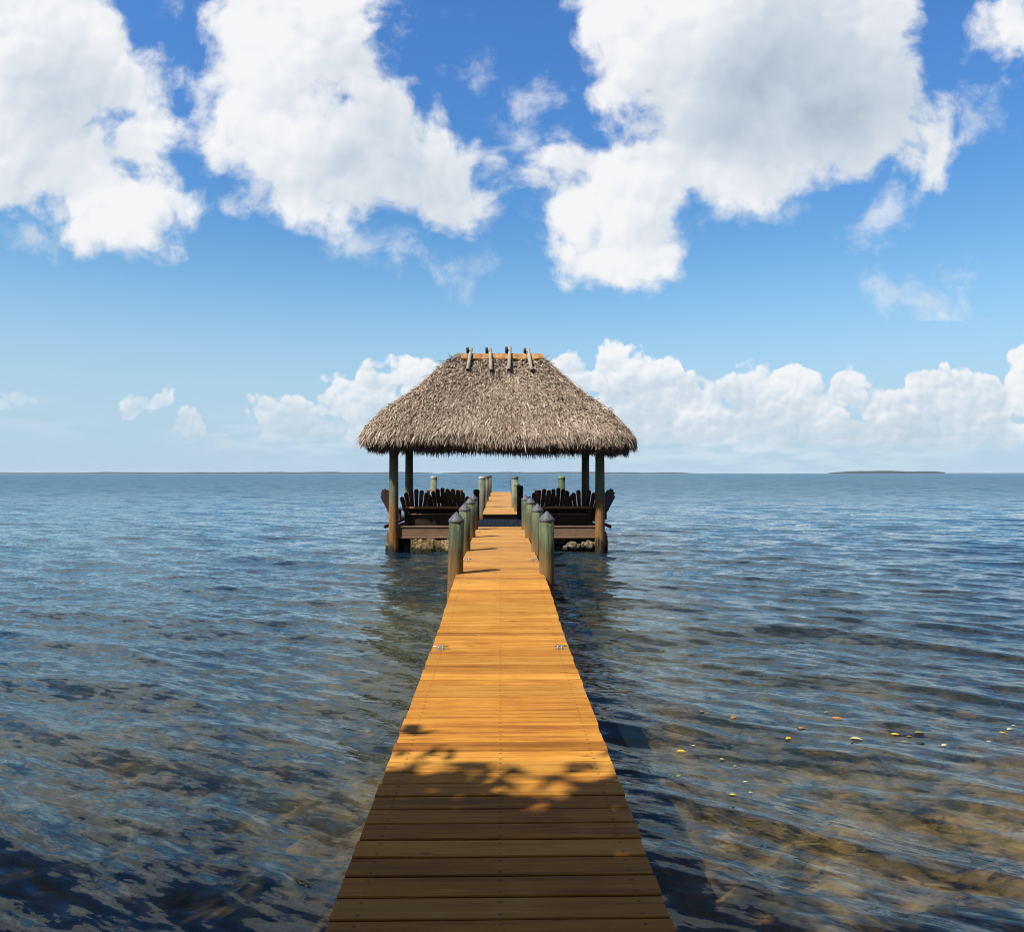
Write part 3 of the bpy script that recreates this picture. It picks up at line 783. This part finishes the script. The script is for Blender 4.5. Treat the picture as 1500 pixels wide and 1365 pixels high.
# foundation of coral stone (left front wall, side walls, back wall), rough faces
def rough_block(c, s, seed, n=(26, 4, 9), amp=.035):
    rg = np.random.default_rng(seed)
    V = []; Fc = []
    ph = rg.uniform(0, 6.28, (9, 3)); kk = rg.normal(0, 5.5, (9, 3))
    def disp(p):
        return sum(math.sin(kk[i] @ p+ph[i, 0]) for i in range(9))/4.0
    idx = {}
    def vert(i, j, k):
        key = (i, j, k)
        if key not in idx:
            u = np.array([i/n[0]-.5, j/n[1]-.5, k/n[2]-.5]); p = np.array(c)+u*np.array(s)
            d = np.sign(u)*(np.abs(u) > .499); L = np.linalg.norm(d)
            p = p+d/max(L, 1e-6)*amp*(disp(p)+rg.normal(0, .35))
            idx[key] = len(V); V.append(tuple(p))
        return idx[key]
    for a, b, cc in ((0, 1, 2), (1, 2, 0), (2, 0, 1)):
        for side in (0, n[cc]):
            for i in range(n[a]):
                for j in range(n[b]):
                    q = []
                    for di, dj in ((0, 0), (1, 0), (1, 1), (0, 1)):
                        t = [0, 0, 0]; t[a] = i+di; t[b] = j+dj; t[cc] = side
                        q.append(vert(*t))
                    Fc.append(tuple(q) if side else tuple(q[::-1]))
    mb = MB(); mb.add(V, Fc, False); return mb
ztop = CAMZ-1.42-.33
pp(rough_block(((XL+.45-.66)/2, 20.27, (ztop-1.2)/2), (-.66-XL-.45, .34, ztop+1.2), 3).build('stone_wall', M_STONE, pav))
pp(rough_block((XL-.10, 23.0, (FLZ-.14-1.2)/2), (.30, 5.0, FLZ-.14+1.2), 4, (4, 26, 9)).build('stone_wall', M_STONE, pav))
pp(rough_block((XR+.14, 23.0, (FLZ-.14-1.2)/2), (.26, 5.0, FLZ-.14+1.2), 5, (4, 26, 9)).build('stone_wall', M_STONE, pav))
pp(rough_block(((XL+XR)/2, 25.5, (FLZ-.2-1.2)/2), (XR-XL-.2, .3, FLZ-.2+1.2), 6, (26, 4, 9)).build('stone_wall', M_STONE, pav))
pp(rough_block(((.72+XR-.05)/2, 20.18, -.565), (XR-.77, .26, 1.14), 7, (22, 3, 8), .012).build('sill_beam', M_STONE, pav))
pp(MB().box((XR-.29, 20.22, .20), (.36, .16, .17), bev=.012).build('corner_bracket', M_BENCHTOP, pav))
pp(MB().box((XR-.07, 20.24, .42), (.16, .10, .50), bev=.012).build('corner_strut', M_APRON, pav))

# rocks lying behind the right sill
def rock_mesh(rad, seed):
    rg = np.random.default_rng(seed); bm = MB()
    import bmesh
    b = bmesh.new(); bmesh.ops.create_icosphere(b, subdivisions=3, radius=1.0)
    sc = rg.uniform(.6, 1.15, 3); K = rg.normal(0, 2.4, (7, 3)); ph = rg.uniform(0, 6.28, 7)
    for v in b.verts:
        p = np.array(v.co); d = 1+.20*sum(math.sin(K[i] @ p+ph[i]) for i in range(7))/1.6+rg.normal(0, .018)
        v.co = Vector(p*d*sc*rad)
    me = bpy.data.meshes.new('rock'); b.to_mesh(me); b.free(); me.materials.append(M_ROCK)
    return me
rocks = [(828, 802, .10, 'small flat pale rock, leftmost of the row under the right side of the pavilion'),
         (836, 799, .13, 'large pale rounded rock under the right side of the pavilion'),
         (846, 801, .11, 'pale angular rock next to the largest one under the right side of the pavilion'),
         (855, 798, .10, 'dark brownish rock in the middle of the row under the pavilion'),
         (863, 797, .12, 'pale rock at the right end of the row, beside the orange bracket'),
         (848, 790, .12, 'dim rock lying behind the pale row under the pavilion'),
         (822, 791, .13, 'dim brown rock in the shade behind the leftmost pale rock'),
         (870, 788, .10, 'dim rock high in the shade near the right front post')]
for i, (px, py, rad, lb) in enumerate(rocks):
    p = at(px, 20.15 if i < 5 else 20.6, py)
    o = link(bpy.data.objects.new('rock', rock_mesh(rad, 70+i))); o.location = p; o.rotation_euler = (i, i*2, i*.7)
    tag(o, lb, 'rock', 'rocks under the pavilion')

# ---- roof
ZT, ZE = CAMZ+3.36, CAMZ+.98
RX0, RX1, RY0, RY1 = -1.30, 1.14, 21.72, 21.98
EX0, EX1, EY0, EY1 = -3.66, 3.54, 19.25, 24.6
PT = np.array([0, .18, .42, .66, .84, .94, 1.0, 1.03])
PO = np.array([0, .19, .475, .75, .91, .978, 1.0, .985])
PZ = np.array([1, .80, .525, .285, .115, .03, -.03, -.055])
def roof_pt(t, a):
    """t 0 ridge .. 1 eave, a angle round the roof (arrays)"""
    off = np.interp(t, PT, PO); z = ZE+(ZT-ZE)*np.interp(t, PT, PZ)
    n = 7.5
    ca, sa = np.cos(a), np.sin(a)
    k = (np.abs(ca)**n+np.abs(sa)**n)**(-1/n)
    ux, uy = ca*k, sa*k
    cx = (RX0+RX1)/2+((EX0+EX1)/2-(RX0+RX1)/2)*off; hx = (RX1-RX0)/2+((EX1-EX0)/2-(RX1-RX0)/2)*off
    cy = (RY0+RY1)/2+((EY0+EY1)/2-(RY0+RY1)/2)*off; hy = (RY1-RY0)/2+((EY1-EY0)/2-(RY1-RY0)/2)*off
    sag = 0.05*np.sin(ux*2.1+.4)*off
    return np.stack([cx+hx*ux, cy+hy*uy, z-0.05*np.clip(ux, -1, 1)*off+0.03*np.sin(a*7+t*9)], -1)
def build_roof():
    na, nt = 160, 40
    A, Tt = np.meshgrid(np.linspace(0, 2*PI, na, endpoint=False), np.linspace(0, 1.03, nt), indexing='ij')
    V = roof_pt(Tt.ravel(), A.ravel())
    V[:, 2] -= .05
    i = np.arange(na*nt).reshape(na, nt); j = np.roll(i, -1, 0)
    Qr = np.stack([i[:, :-1], i[:, 1:], j[:, 1:], j[:, :-1]], -1).reshape(-1, 4)
    # underside lower shell
    V2 = V.copy(); t2 = Tt.ravel()
    V2[:, 2] -= .16*np.clip(1-t2, 0.05, 1); 
    Q2 = Qr[:, ::-1]+len(V)
    base = np_mesh('roof', np.concatenate([V-np.array([0, 22, 0]), V2*np.array([.985, 1, 1])-np.array([0, 22, 0])]), np.concatenate([Qr, Q2]), M_THATCHBASE, pav)
    rg = np.random.default_rng(9)
    def blades(n, t, a, length, width, lift, jit, tone, drop=0.0, push=0.0):
        p = roof_pt(t, a); e = 1e-2
        pt = roof_pt(t+e, a)-p; pa = roof_pt(t, a+e)-p
        d = pt/np.linalg.norm(pt, axis=1, keepdims=True)
        sdd = pa/np.maximum(np.linalg.norm(pa, axis=1, keepdims=True), 1e-9)
        nn = np.cross(d, sdd); nn /= np.maximum(np.linalg.norm(nn, axis=1, keepdims=True), 1e-9)
        flip = np.sign(nn[:, 2:3]+1e-9); nn = nn*np.where(np.abs(nn[:, 2:3]) > .05, flip, 1)
        ang = rg.normal(0, jit, n)[:, None]
        dd = d*np.cos(ang)+sdd*np.sin(ang); ss = sdd*np.cos(ang)-d*np.sin(ang)
        tw = rg.normal(0, .5, n)[:, None]
        wv = ss*np.cos(tw)+nn*np.sin(tw)
        L = length[:, None]; Wd = width[:, None]; lf = lift[:, None]
        base_ = p+nn*(rg.uniform(-.03, .02, n)[:, None]+push)
        dn = np.array([0, 0, -1.0])*drop
        c0 = base_; c1 = base_+(dd*.5*L)+nn*lf*.9+dn*L*.18; c2 = base_+dd*L+nn*lf*.75+dn*L*.6
        V = np.stack([c0-wv*Wd*.5, c0+wv*Wd*.5, c1-wv*Wd*.5, c1+wv*Wd*.5, c2-wv*Wd*.12, c2+wv*Wd*.12], 1)
        k = np.arange(n)[:, None]*6
        Qb = np.concatenate([k+np.array([[0, 1, 3, 2]]), k+np.array([[2, 3, 5, 4]])], 1).reshape(-1, 4)
        return V.reshape(-1, 3), Qb, np.repeat(tone, 2)
    VV, QQ, TT = [], [], []; off = 0
    def put(res):
        nonlocal off
        v, q, t = res; VV.append(v); QQ.append(q+off); TT.append(t); off += len(v)
    def angles(n):
        # perimeter sampling: more even than uniform angle, corners included
        return rg.uniform(0, 2*PI, n)
    n = 115000
    t = np.sqrt(rg.uniform(0.0006, 1.0, n))*.985
    put(blades(n, t, angles(n), (rg.uniform(.07, .20, n)+.14*np.clip((t-.7)/.25, 0, 1)), rg.uniform(.010, .026, n), rg.uniform(.02, .09, n), .55, np.clip(rg.normal(.55, .215, n), 0, 1)))
    n = 16000   # shaggy skirt at the eave
    t = rg.uniform(.90, 1.02, n)
    put(blades(n, t, angles(n), rg.uniform(.12, .26, n), rg.uniform(.012, .030, n), rg.uniform(.0, .06, n), .22, np.clip(rg.normal(.60, .24, n), 0, 1), .7))
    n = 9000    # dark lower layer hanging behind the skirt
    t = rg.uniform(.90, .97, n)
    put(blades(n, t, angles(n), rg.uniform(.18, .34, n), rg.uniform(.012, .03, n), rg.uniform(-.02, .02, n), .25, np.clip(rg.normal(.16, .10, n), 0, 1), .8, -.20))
    n = 2600    # long loose fronds lying on the slope
    t = np.sqrt(rg.uniform(.02, .95, n))
    put(blades(n, t, angles(n), rg.uniform(.26, .55, n), rg.uniform(.010, .024, n), rg.uniform(.04, .10, n), .30, np.clip(rg.normal(.50, .30, n), 0, 1), .1, .02))
    n = 1500    # stray blades that break the outline
    t = rg.uniform(.02, .98, n)
    put(blades(n, t, angles(n), rg.uniform(.2, .45, n), rg.uniform(.010, .022, n), rg.uniform(.09, .17, n), .8, np.clip(rg.normal(.45, .25, n), 0, 1)))
    V = np.concatenate(VV)-np.array([0, 22, 0])
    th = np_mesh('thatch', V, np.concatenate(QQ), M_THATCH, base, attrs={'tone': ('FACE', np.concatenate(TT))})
    # copper coloured wrap over the ridge, wavy lower edge
    nx_ = 60; P = []; 
    for i in range(nx_+1):
        x = -1.12+2.36*i/nx_
        dz = .012*math.sin(i*.7)+.010*math.sin(i*1.9+1)
        for (dy_, z_) in ((-.24, -.165+dz), (-.13, -.045+dz*.5), (0, .015+dz*.4), (.13, -.045+dz*.5), (.24, -.165+dz)):
            P.append((x, 21.85+dy_-22, ZT+.085+z_))
        for (dy_, z_) in ((.22, -.19), (0, -.02), (-.22, -.19)):
            P.append((x, 21.85+dy_-22, ZT+.085+z_-.012))
    fs = [(8*i+k, 8*i+(k+1) % 8, 8*i+8+(k+1) % 8, 8*i+8+k) for i in range(nx_) for k in range(8)]
    mb = MB(); mb.add(P, [f[::-1] for f in fs]+[tuple(range(8)), tuple(range(8*nx_, 8*nx_+8))[::-1]], False)
    mb.build('ridge_cap', M_RIDGE, base)
    # curled frond bunch at the left end of the ridge
    mb = MB(); rq = random.Random(3)
    for k in range(26):
        y0 = rq.uniform(-.22, .22); z0 = rq.uniform(-.13, .06); L = rq.uniform(.22, .42); w = rq.uniform(.015, .035)
        b0 = Vector((-1.06+rq.uniform(-.05, .1), 21.85+y0-22, ZT+z0)); b1 = b0+Vector((-L*.55, y0*.3, .03-.05*rq.random())); b2 = b0+Vector((-L, y0*.6, -.02-.10*rq.random()))
        up = Vector((0, rq.uniform(-.6, .6), 1)).normalized()*w
        mb.add([b0-up, b0+up, b1-up, b1+up, b2-up*.2, b2+up*.2], [(0, 1, 3, 2), (2, 3, 5, 4)], a=rq.uniform(.1, .6))
    mb.build('ridge_frond', M_THATCH, base)
    # four pairs of crossed poles saddling the ridge
    tops = [(690, 512, 685, 542), (718, 512, 719.5, 543), (747, 511, 745.5, 542), (774, 513, 779, 543)]
    for k, (xt, yt, xb, yb) in enumerate(tops):
        pt = at(xt, 21.9, yt); pb = at(xb, 21.02, yb)
        d = (pt-pb).normalized()
        a0 = pb-Vector((0, 22, 0)); a1 = pt+d*.05-Vector((0, 22, 0))
        po = MB().rod(a0, a1, .054, .048, 14).build('ridge_pole', M_POLE, base)
        MB().rod(a0-d*.004, a0-d*.0005, .046, .046, 14).build('pole_end', M_POLEEND, po)
        qx = xt-5
        pt2 = at(qx, 21.75, yt-1); pb2 = at(qx+1, 22.70, yb-4)
        a0 = pb2-Vector((0, 22, 0)); a1 = pt2-Vector((0, 22, 0)); d2_ = (a1-a0).normalized()
        MB().rod(a0, a1+d2_*.03, .050, .042, 14).build('ridge_pole', M_POLEEND, base)
    return base
ROOF = build_roof()

# ------------------------------------------------------------------ benches at the pavilion front
def bench(xa, xb):
    root = empty('bench', ((xa+xb)/2, 20.42, FLZ)); L = xb-xa
    z1 = CAMZ-.90-FLZ; z2 = CAMZ-1.08-FLZ
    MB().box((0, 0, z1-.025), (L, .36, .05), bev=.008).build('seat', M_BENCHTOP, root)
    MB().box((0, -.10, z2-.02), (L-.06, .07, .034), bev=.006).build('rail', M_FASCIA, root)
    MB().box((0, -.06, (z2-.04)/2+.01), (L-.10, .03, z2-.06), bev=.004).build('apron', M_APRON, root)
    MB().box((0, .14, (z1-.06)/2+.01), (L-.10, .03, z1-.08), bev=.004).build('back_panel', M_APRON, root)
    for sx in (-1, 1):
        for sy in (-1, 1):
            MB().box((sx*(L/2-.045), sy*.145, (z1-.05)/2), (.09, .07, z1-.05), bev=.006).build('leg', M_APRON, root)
    return root
tag(bench(-2.56, -1.10), 'long dark bench with orange top board at the left front of the pavilion', 'bench', 'benches at the pavilion front')
tag(bench(.92, 2.44), 'long dark bench with orange top board at the right front of the pavilion', 'bench', 'benches at the pavilion front')
# rear railings
for (xa, xb, lb) in ((-2.5, -1.25, 'low wooden rail with sunlit top behind the chairs on the left'), (1.15, 2.3, 'low wooden rail with grey top behind the chairs on the right')):
    root = empty('railing', ((xa+xb)/2, 25.62, FLZ)); L = xb-xa; hh = CAMZ-.56-FLZ
    MB().box((0, 0, hh-.02), (L, .14, .04), bev=.006).build('top_rail', M_BENCHTOP if xa < 0 else M_GREYDECK, root)
    MB().box((0, 0, hh-.42), (L-.12, .05, .07), bev=.006).build('lower_rail', M_CHAIR, root)
    for sx in (-1, 1): MB().box((sx*(L/2-.06), 0, (hh-.04)/2), (.09, .09, hh-.04), bev=.006).build('leg', M_CHAIR, root)
    tag(root, lb, 'railing')

# ------------------------------------------------------------------ fan backed chairs
def chair(mat, name='garden_chair'):
    """fan backed slatted lounge chair facing +Y, origin on the floor under the seat"""
    root = empty(name, (0, 0, 0))
    # back: seven slats fanned out, leaning back
    mb = MB(); tilt = math.radians(24)
    hgt = [.74, .85, .92, .95, .92, .85, .74]
    for i in range(7):
        a = (i-3)*math.radians(4.2); xb = (i-3)*.078
        H = hgt[i]; w0, w1 = .072, .122
        P = []
        for z, w in ((0, w0), (H-.05, w1), (H-.015, w1*.72), (H, w1*.35)):
            for s, dd in ((-1, -.011), (1, -.011), (1, .011), (-1, .011)):
                x = s*w/2; P.append(Vector((xb+x*math.cos(a)+z*math.sin(a), dd, z*math.cos(a)-x*math.sin(a))))
        R = Matrix.Rotation(tilt, 3, 'X')
        P = [R @ p+Vector((0, -.24, .26)) for p in P]
        fs = [(3, 2, 1, 0), (12, 13, 14, 15)]+[(4*r_+k, 4*r_+(k+1) % 4, 4*r_+4+(k+1) % 4, 4*r_+4+k) for r_ in range(3) for k in range(4)]
        mb.add(P, fs, a=i/7)
    R = Matrix.Rotation(tilt, 3, 'X')
    for z, w in ((.30, .62), (.02, .50)):
        c = R @ Vector((0, -.026, z)); mb.box(c+Vector((0, -.24, .26)), (w, .022, .07), R)
    mb.build('backrest', mat, root)
    mb = MB()
    for k in range(6):
        y = -.20+k*.092; z = .275+.10*(k/5)
        mb.box((0, y, z), (.54, .08, .022), Matrix.Rotation(math.radians(11), 3, 'X'), .004)
    mb.box((0, .34, .33), (.54, .022, .12), bev=.004)
    mb.build('seat', mat, root)
    for s in (-1, 1):
        MB().box((s*.33, .05, .555), (.13, .74, .024), bev=.006).build('armrest', mat, root)
        MB().box((s*.285, .33, .272), (.026, .10, .543), bev=.004).build('leg', mat, root)
        P0, P1 = Vector((s*.26, .32, .31)), Vector((s*.26, -.50, .045))
        d = P1-P0; Mx = Matrix.Rotation(math.atan2(d.z, d.y)+PI, 3, 'X')
        MB().box((P0+P1)/2, (.026, d.length, .09), Mx, .004).build('leg', mat, root)
        MB().box((s*.315, -.30, .40), (.03, .05, .31), bev=.004).build('arm_support', mat, root)
    return root
c0 = chair(M_CHAIR); cb = chair(M_BLUECHAIR)
CH = [(c0, -2.32, 20.98, 0.10, 'dark brown fan backed chair behind the left bench, next to the left posts'),
      (c0, -1.12, 21.25, -.30, 'dark brown fan backed chair behind the left bench, closest to the walkway'),
      (c0, -1.72, 22.7, .05, 'dark fan backed chair deeper inside, between the two chairs of the left bench'),
      (c0, -2.70, 21.35, -PI/2+.62, 'dark brown chair leaning outward past the left front post, seen edge on'),
      (c0, 1.04, 21.1, .25, 'dark brown fan backed chair behind the right bench, closest to the walkway'),
      (c0, 2.28, 20.98, -.05, 'dark brown fan backed chair behind the right bench, next to the right posts'),
      (c0, 1.68, 22.5, .0, 'dark fan backed chair deeper inside, between the two chairs of the right bench'),
      (cb, 2.56, 21.30, PI/2-.62, 'blue black chair leaning outward past the right front post, seen edge on')]
used = set()
for (src, x, y, rz, lb) in CH:
    o = src if src not in used else copy_tree(src); used.add(src)
    o.location = (x, y, FLZ+.002); o.rotation_euler = (0, 0, rz)
    tag(o, lb, 'chair', 'fan backed chairs in the pavilion')

# ------------------------------------------------------------------ islands on the horizon
def island(px0, px1, dist, hpx, seed, name='island'):
    rg = np.random.default_rng(seed); n = 120; x0, x1 = (px0-733)/F*dist, (px1-733)/F*dist
    u = np.linspace(0, 1, n); X = x0+(x1-x0)*u
    hh = hpx/F*dist*np.clip(np.minimum(u, 1-u)*9, 0, 1)**.6
    nz = sum(np.sin(u*k*3.0+rg.uniform(0, 6.28))/k**.7 for k in range(2, 26))
    hh = hh*(0.78+.13*nz)+.3
    dep = 260*np.clip(np.minimum(u, 1-u)*4, .1, 1)
    sec = [(-1.0, -.02), (-.9, .62), (-.5, .93), (0, 1.0), (.5, .9), (1.0, -.02)]
    V = np.concatenate([np.stack([X, dist+dep*a+rg.normal(0, 3, n), np.maximum(hh, .3)*b+rg.normal(0, .35, n)*(b > .1)], -1) for a, b in sec])
    i = np.arange(len(sec)*n).reshape(len(sec), n)
    Qi = np.stack([i[:-1, :-1], i[:-1, 1:], i[1:, 1:], i[1:, :-1]], -1).reshape(-1, 4)
    o = np_mesh(name, V, Qi, M_ISLE, smooth=False); tag(o, kind='structure'); return o
def isle_mat():
    m, T, out = material('mangrove_green')
    n = T.noise(T.node('ShaderNodeNewGeometry').outputs['Position'], .05, 5., .6)
    principled(T, out, T.mix(n, (.003, .014, .016), (.006, .020, .022)), 0.95, spec=.05)
    return m
M_ISLE = isle_mat()
island(-60, 300, 5200, 1.6, 1); island(120, 470, 4600, 2.3, 2); island(430, 640, 5000, 2.4, 3)
island(640, 1020, 4700, 2.4, 4); island(1216, 1388, 3600, 3.6, 5); island(1380, 1700, 6000, .8, 6)

# ------------------------------------------------------------------ leaves floating on the water
def leaf_mesh(kind, seed):
    rg = random.Random(seed); n = 9; V = []; Fc = []
    for i in range(n):
        u = i/(n-1); w = .30*math.sin(PI*min(u*1.06, 1))**.75*(1-.25*u); z = .05*math.sin(PI*u)*rg.uniform(.7, 1.1)-.02
        V += [(u-.5, -w, z+.10*w), (u-.5, 0, z-.03), (u-.5, w, z+.12*w+.02)]
    for i in range(n-1):
        a = 3*i; Fc += [(a, a+3, a+4, a+1), (a+1, a+4, a+5, a+2)]
    V += [(x, y, z-.012) for x, y, z in V]; m = 3*n
    Fc += [tuple(m+i for i in f[::-1]) for f in Fc]
    V += [(-.5, -.012, -.03), (-.5, .012, -.03), (-.78, .01, .0), (-.78, -.01, .0)]
    Fc.append((len(V)-4, len(V)-3, len(V)-2, len(V)-1))
    me = bpy.data.meshes.new('fallen_leaf'); me.from_pydata(V, [], Fc)
    me.polygons.foreach_set('use_smooth', [True]*len(Fc))
    me.update(); return me
def leaf_mat(name, c0, c1):
    m, T, out = material(name)
    n = T.noise(T.node('ShaderNodeTexCoord').outputs['Object'], 3.0, 4., .6)
    principled(T, out, T.mix(T.ss(n, .35, .65), c0, c1), 0.45, n, .3, .01)
    return m
LM = {'yellow': leaf_mat('yellow_leaf', (.55, .36, .02), (.80, .58, .05)), 'orange': leaf_mat('orange_leaf', (.45, .13, .03), (.66, .26, .06)),
      'green': leaf_mat('green_leaf', (.16, .26, .04), (.34, .42, .07)), 'pale': leaf_mat('pale_leaf', (.60, .52, .25), (.78, .72, .45))}
LV = [(998, 1097, 'yellow', 12, 'bright yellow curled leaf, largest afloat close to the dock'),
      (1016, 1091, 'pale', 6, 'pale leaf just right of the large bright yellow one'),
      (1058, 1108, 'pale', 6, 'pale yellow round leaf between the large yellow leaf and a golden one'),
      (1077, 1117, 'yellow', 6, 'small golden leaf at the right end of a line of four'),
      (994, 1129, 'green', 8, 'light green sliver of leaf below the large bright yellow one'),
      (1092, 1140, 'pale', 7, 'pale narrow leaf lying below the golden leaf'),
      (1100, 1156, 'pale', 5, 'tiny whitish leaf above the amber leaf nearest the sandy shallows'),
      (1073, 1166, 'yellow', 9, 'amber leaf floating nearest the sandy shallows'),
      (1156, 1086, 'yellow', 10, 'flat yellow leaf floating alone in open water'),
      (1028, 1048, 'orange', 9, 'tan orange leaf farthest out near the dock side'),
      (1075, 1057, 'orange', 11, 'reddish orange leaf to the right of the tan one'),
      (1175, 1069, 'orange', 12, 'long rusty leaf between the flat yellow leaf and the horizon'),
      (1228, 1055, 'orange', 14, 'pinkish orange leaf beside a small green one'),
      (1212, 1044, 'green', 7, 'small green leaf floating farthest out on the right'),
      (1256, 1084, 'pale', 14, 'long cream leaf left of the yellow green cluster'),
      (1313, 1077, 'yellow', 12, 'yellow leaf at the left of the yellow green cluster'),
      (1335, 1080, 'orange', 7, 'small orange leaf in the middle of the yellow green cluster'),
      (1350, 1077, 'green', 15, 'broad lime green leaf at the right of the cluster'),
      (1328, 1087, 'green', 8, 'olive leaf below the small orange one of the cluster'),
      (1386, 1095, 'pale', 9, 'cream leaf drifting right of the yellow green cluster'),
      (1474, 1074, 'yellow', 9, 'golden leaf near the right edge of the water'),
      (1484, 1069, 'pale', 9, 'pale strip of leaf just above the golden one at the right edge'),
      (1491, 1063, 'pale', 6, 'tiny pale leaf farthest right of all the floating ones'),
      (1453, 1086, 'pale', 6, 'small pale leaf left of the golden one at the right edge')]
for i, (px, py, c, w, lb) in enumerate(LV):
    z = CAMZ*F/(py-693); x = (px-733)/F*z
    me = leaf_mesh(c, 200+i); me.materials.append(LM[c])
    o = link(bpy.data.objects.new('fallen_leaf', me)); s = w/F*z*1.15
    hh, _, _ = waves(np.array([x]), np.array([z]), np.array([.03]))
    o.location = (x, z, float(hh[0])+.004); o.scale = (s, s, s); o.rotation_euler = (random.uniform(-.10, .05), random.uniform(-.1, .1), random.uniform(-.7, .7)+(PI if i % 2 else 0))
    tag(o, lb, 'leaf', 'fallen leaves floating on the water')

# ------------------------------------------------------------------ trees on the bank behind the viewer (they shade the near end)
def tree_mats():
    m, T, out = material('tree_leaf_green')
    t = T.node('ShaderNodeAttribute', attribute_name='tone').outputs['Fac']
    c = T.ramp(t, [(0, (.02, .045, .012)), (.5, (.045, .085, .02)), (1, (.09, .14, .035))])
    principled(T, out, c, .5)
    return m
M_LEAF = tree_mats()
M_BARK = rough_wood('tree_bark', [(0.25, (.05, .04, .03)), (0.5, (.12, .10, .075)), (0.75, (.2, .17, .13))])
def tree(seed, R=2.6, zc=5.6, H=2.7, n=13000):
    rg = np.random.default_rng(seed); root = empty('tree', (0, 0, 0))
    mb = MB(); pts = [(0, 0, -.1)]
    mb.rod((0, 0, -.3), (.1, .1, 2.2), .20, .15, 12); mb.rod((.1, .1, 2.15), (0, .2, 4.4), .15, .09, 12)
    cl = []
    for k in range(40):
        d = rg.normal(0, 1, 3); d /= np.linalg.norm(d); rr = rg.uniform(.35, 1.0)
        c = np.array([d[0]*R*rr, d[1]*R*rr, zc+d[2]*H*rr]); cl.append((c, rg.uniform(.55, 1.0)))
        if k % 3 == 0: mb.rod((.05, .15, rg.uniform(2.0, 4.2)), c, .06, .02, 7)
    mb.build('trunk', M_BARK, root)
    ci = rg.integers(0, len(cl), n); C = np.array([cl[i][0] for i in ci]); S = np.array([cl[i][1] for i in ci])
    d = rg.normal(0, 1, (n, 3)); d /= np.linalg.norm(d, axis=1, keepdims=True)
    p = C+d*(S*rg.uniform(.2, 1, n)**.5)[:, None]*np.array([1, 1, .8])
    ax = rg.normal(0, 1, (n, 3)); ax[:, 2] -= .4; ax /= np.linalg.norm(ax, axis=1, keepdims=True)
    bx = np.cross(ax, rg.normal(0, 1, (n, 3))); bx /= np.linalg.norm(bx, axis=1, keepdims=True)
    # thin sprigs standing out of the crown
    ns = 2600; kk = rg.integers(0, 90, ns); dd = rg.normal(0, 1, (90, 3)); dd /= np.linalg.norm(dd, axis=1, keepdims=True)
    tip = dd*np.array([R, R, H])*rg.uniform(1.10, 1.42, (90, 1))+np.array([0, 0, zc])
    root_ = dd*np.array([R, R, H])*.85+np.array([0, 0, zc]); fr_ = rg.uniform(0, 1, (ns, 1))
    p2 = root_[kk]*(1-fr_)+tip[kk]*fr_+rg.normal(0, .10, (ns, 3))
    p = np.concatenate([p, p2]); n = n+ns
    ax = np.concatenate([ax, rg.normal(0, 1, (ns, 3))]); ax /= np.linalg.norm(ax, axis=1, keepdims=True)
    bx = np.cross(ax, rg.normal(0, 1, (n, 3))); bx /= np.linalg.norm(bx, axis=1, keepdims=True)
    L = rg.uniform(.09, .17, n)[:, None]; w = L*.42
    V = np.stack([p-ax*L, p+bx*w, p+ax*L, p-bx*w], 1).reshape(-1, 3)
    Qt = np.arange(4*n).reshape(n, 4)
    np_mesh('crown', V, Qt, M_LEAF, root, attrs={'tone': ('FACE', rg.random(n))})
    return root
t0 = tree(1)
TR = [(-5.6, -1.70, .95, 0, 0), (-8.8, -.6, 1.0, 2, 0), (-2.6, -1.5, .95, 4, 0), (1.4, -1.7, .95, 1, 0), (-12.8, -.6, 1.0, 3, 0), (-6.5, -4.6, 1.25, 5, 0), (-2.4, -5.6, 1.25, 2.5, 0), (-4.1, -1.7, .92, 5.3, 0), (4.6, -1.6, .95, 3.3, 0), (-3.35, -.75, .84, 1.2, 0), (7.6, .2, 1.05, 4.4, 0)]  # outer trees on the right are added, to block sky light from the deck
TN = ['broad leafy tree on the bank left of the dock head', 'leafy tree second along the left bank', 'leafy tree closest to the dock head', 'leafy tree on the bank right behind the dock head',
      'leafy tree farthest along the left bank', 'tall tree standing inland behind the left bank trees', 'tall tree standing inland behind the dock head', 'leafy tree squeezed between two others left of the dock head', 'added leafy tree right of the dock head, blocks sky light', 'low leafy tree nearest the water left of the dock head', 'added leafy tree farthest right along the bank, blocks sky light']
for i, (x, y, s, rz, _) in enumerate(TR):
    o = t0 if i == 0 else copy_tree(t0)
    o.location = (x, y, .3); o.scale = (s, s, s); o.rotation_euler = (0, 0, rz)
    tag(o, TN[i], 'tree', 'trees on the bank behind the viewer')

# ------------------------------------------------------------------ sea haze
def haze():
    m = bpy.data.materials.new('sea_haze'); m.use_nodes = True; m.node_tree.nodes.clear(); T = NT(m.node_tree)
    out = T.node('ShaderNodeOutputMaterial')
    v = T.node('ShaderNodeVolumePrincipled', {'Color': (.70, .85, 1.0), 'Density': 0.65e-4, 'Anisotropy': 0.0})
    T.l.new(v.outputs[0], out.inputs['Volume'])
    o = MB().box((0, 0, 7.0), (19600, 19600, 25.0)).build('haze', m)
    tag(o, kind='stuff')
haze()
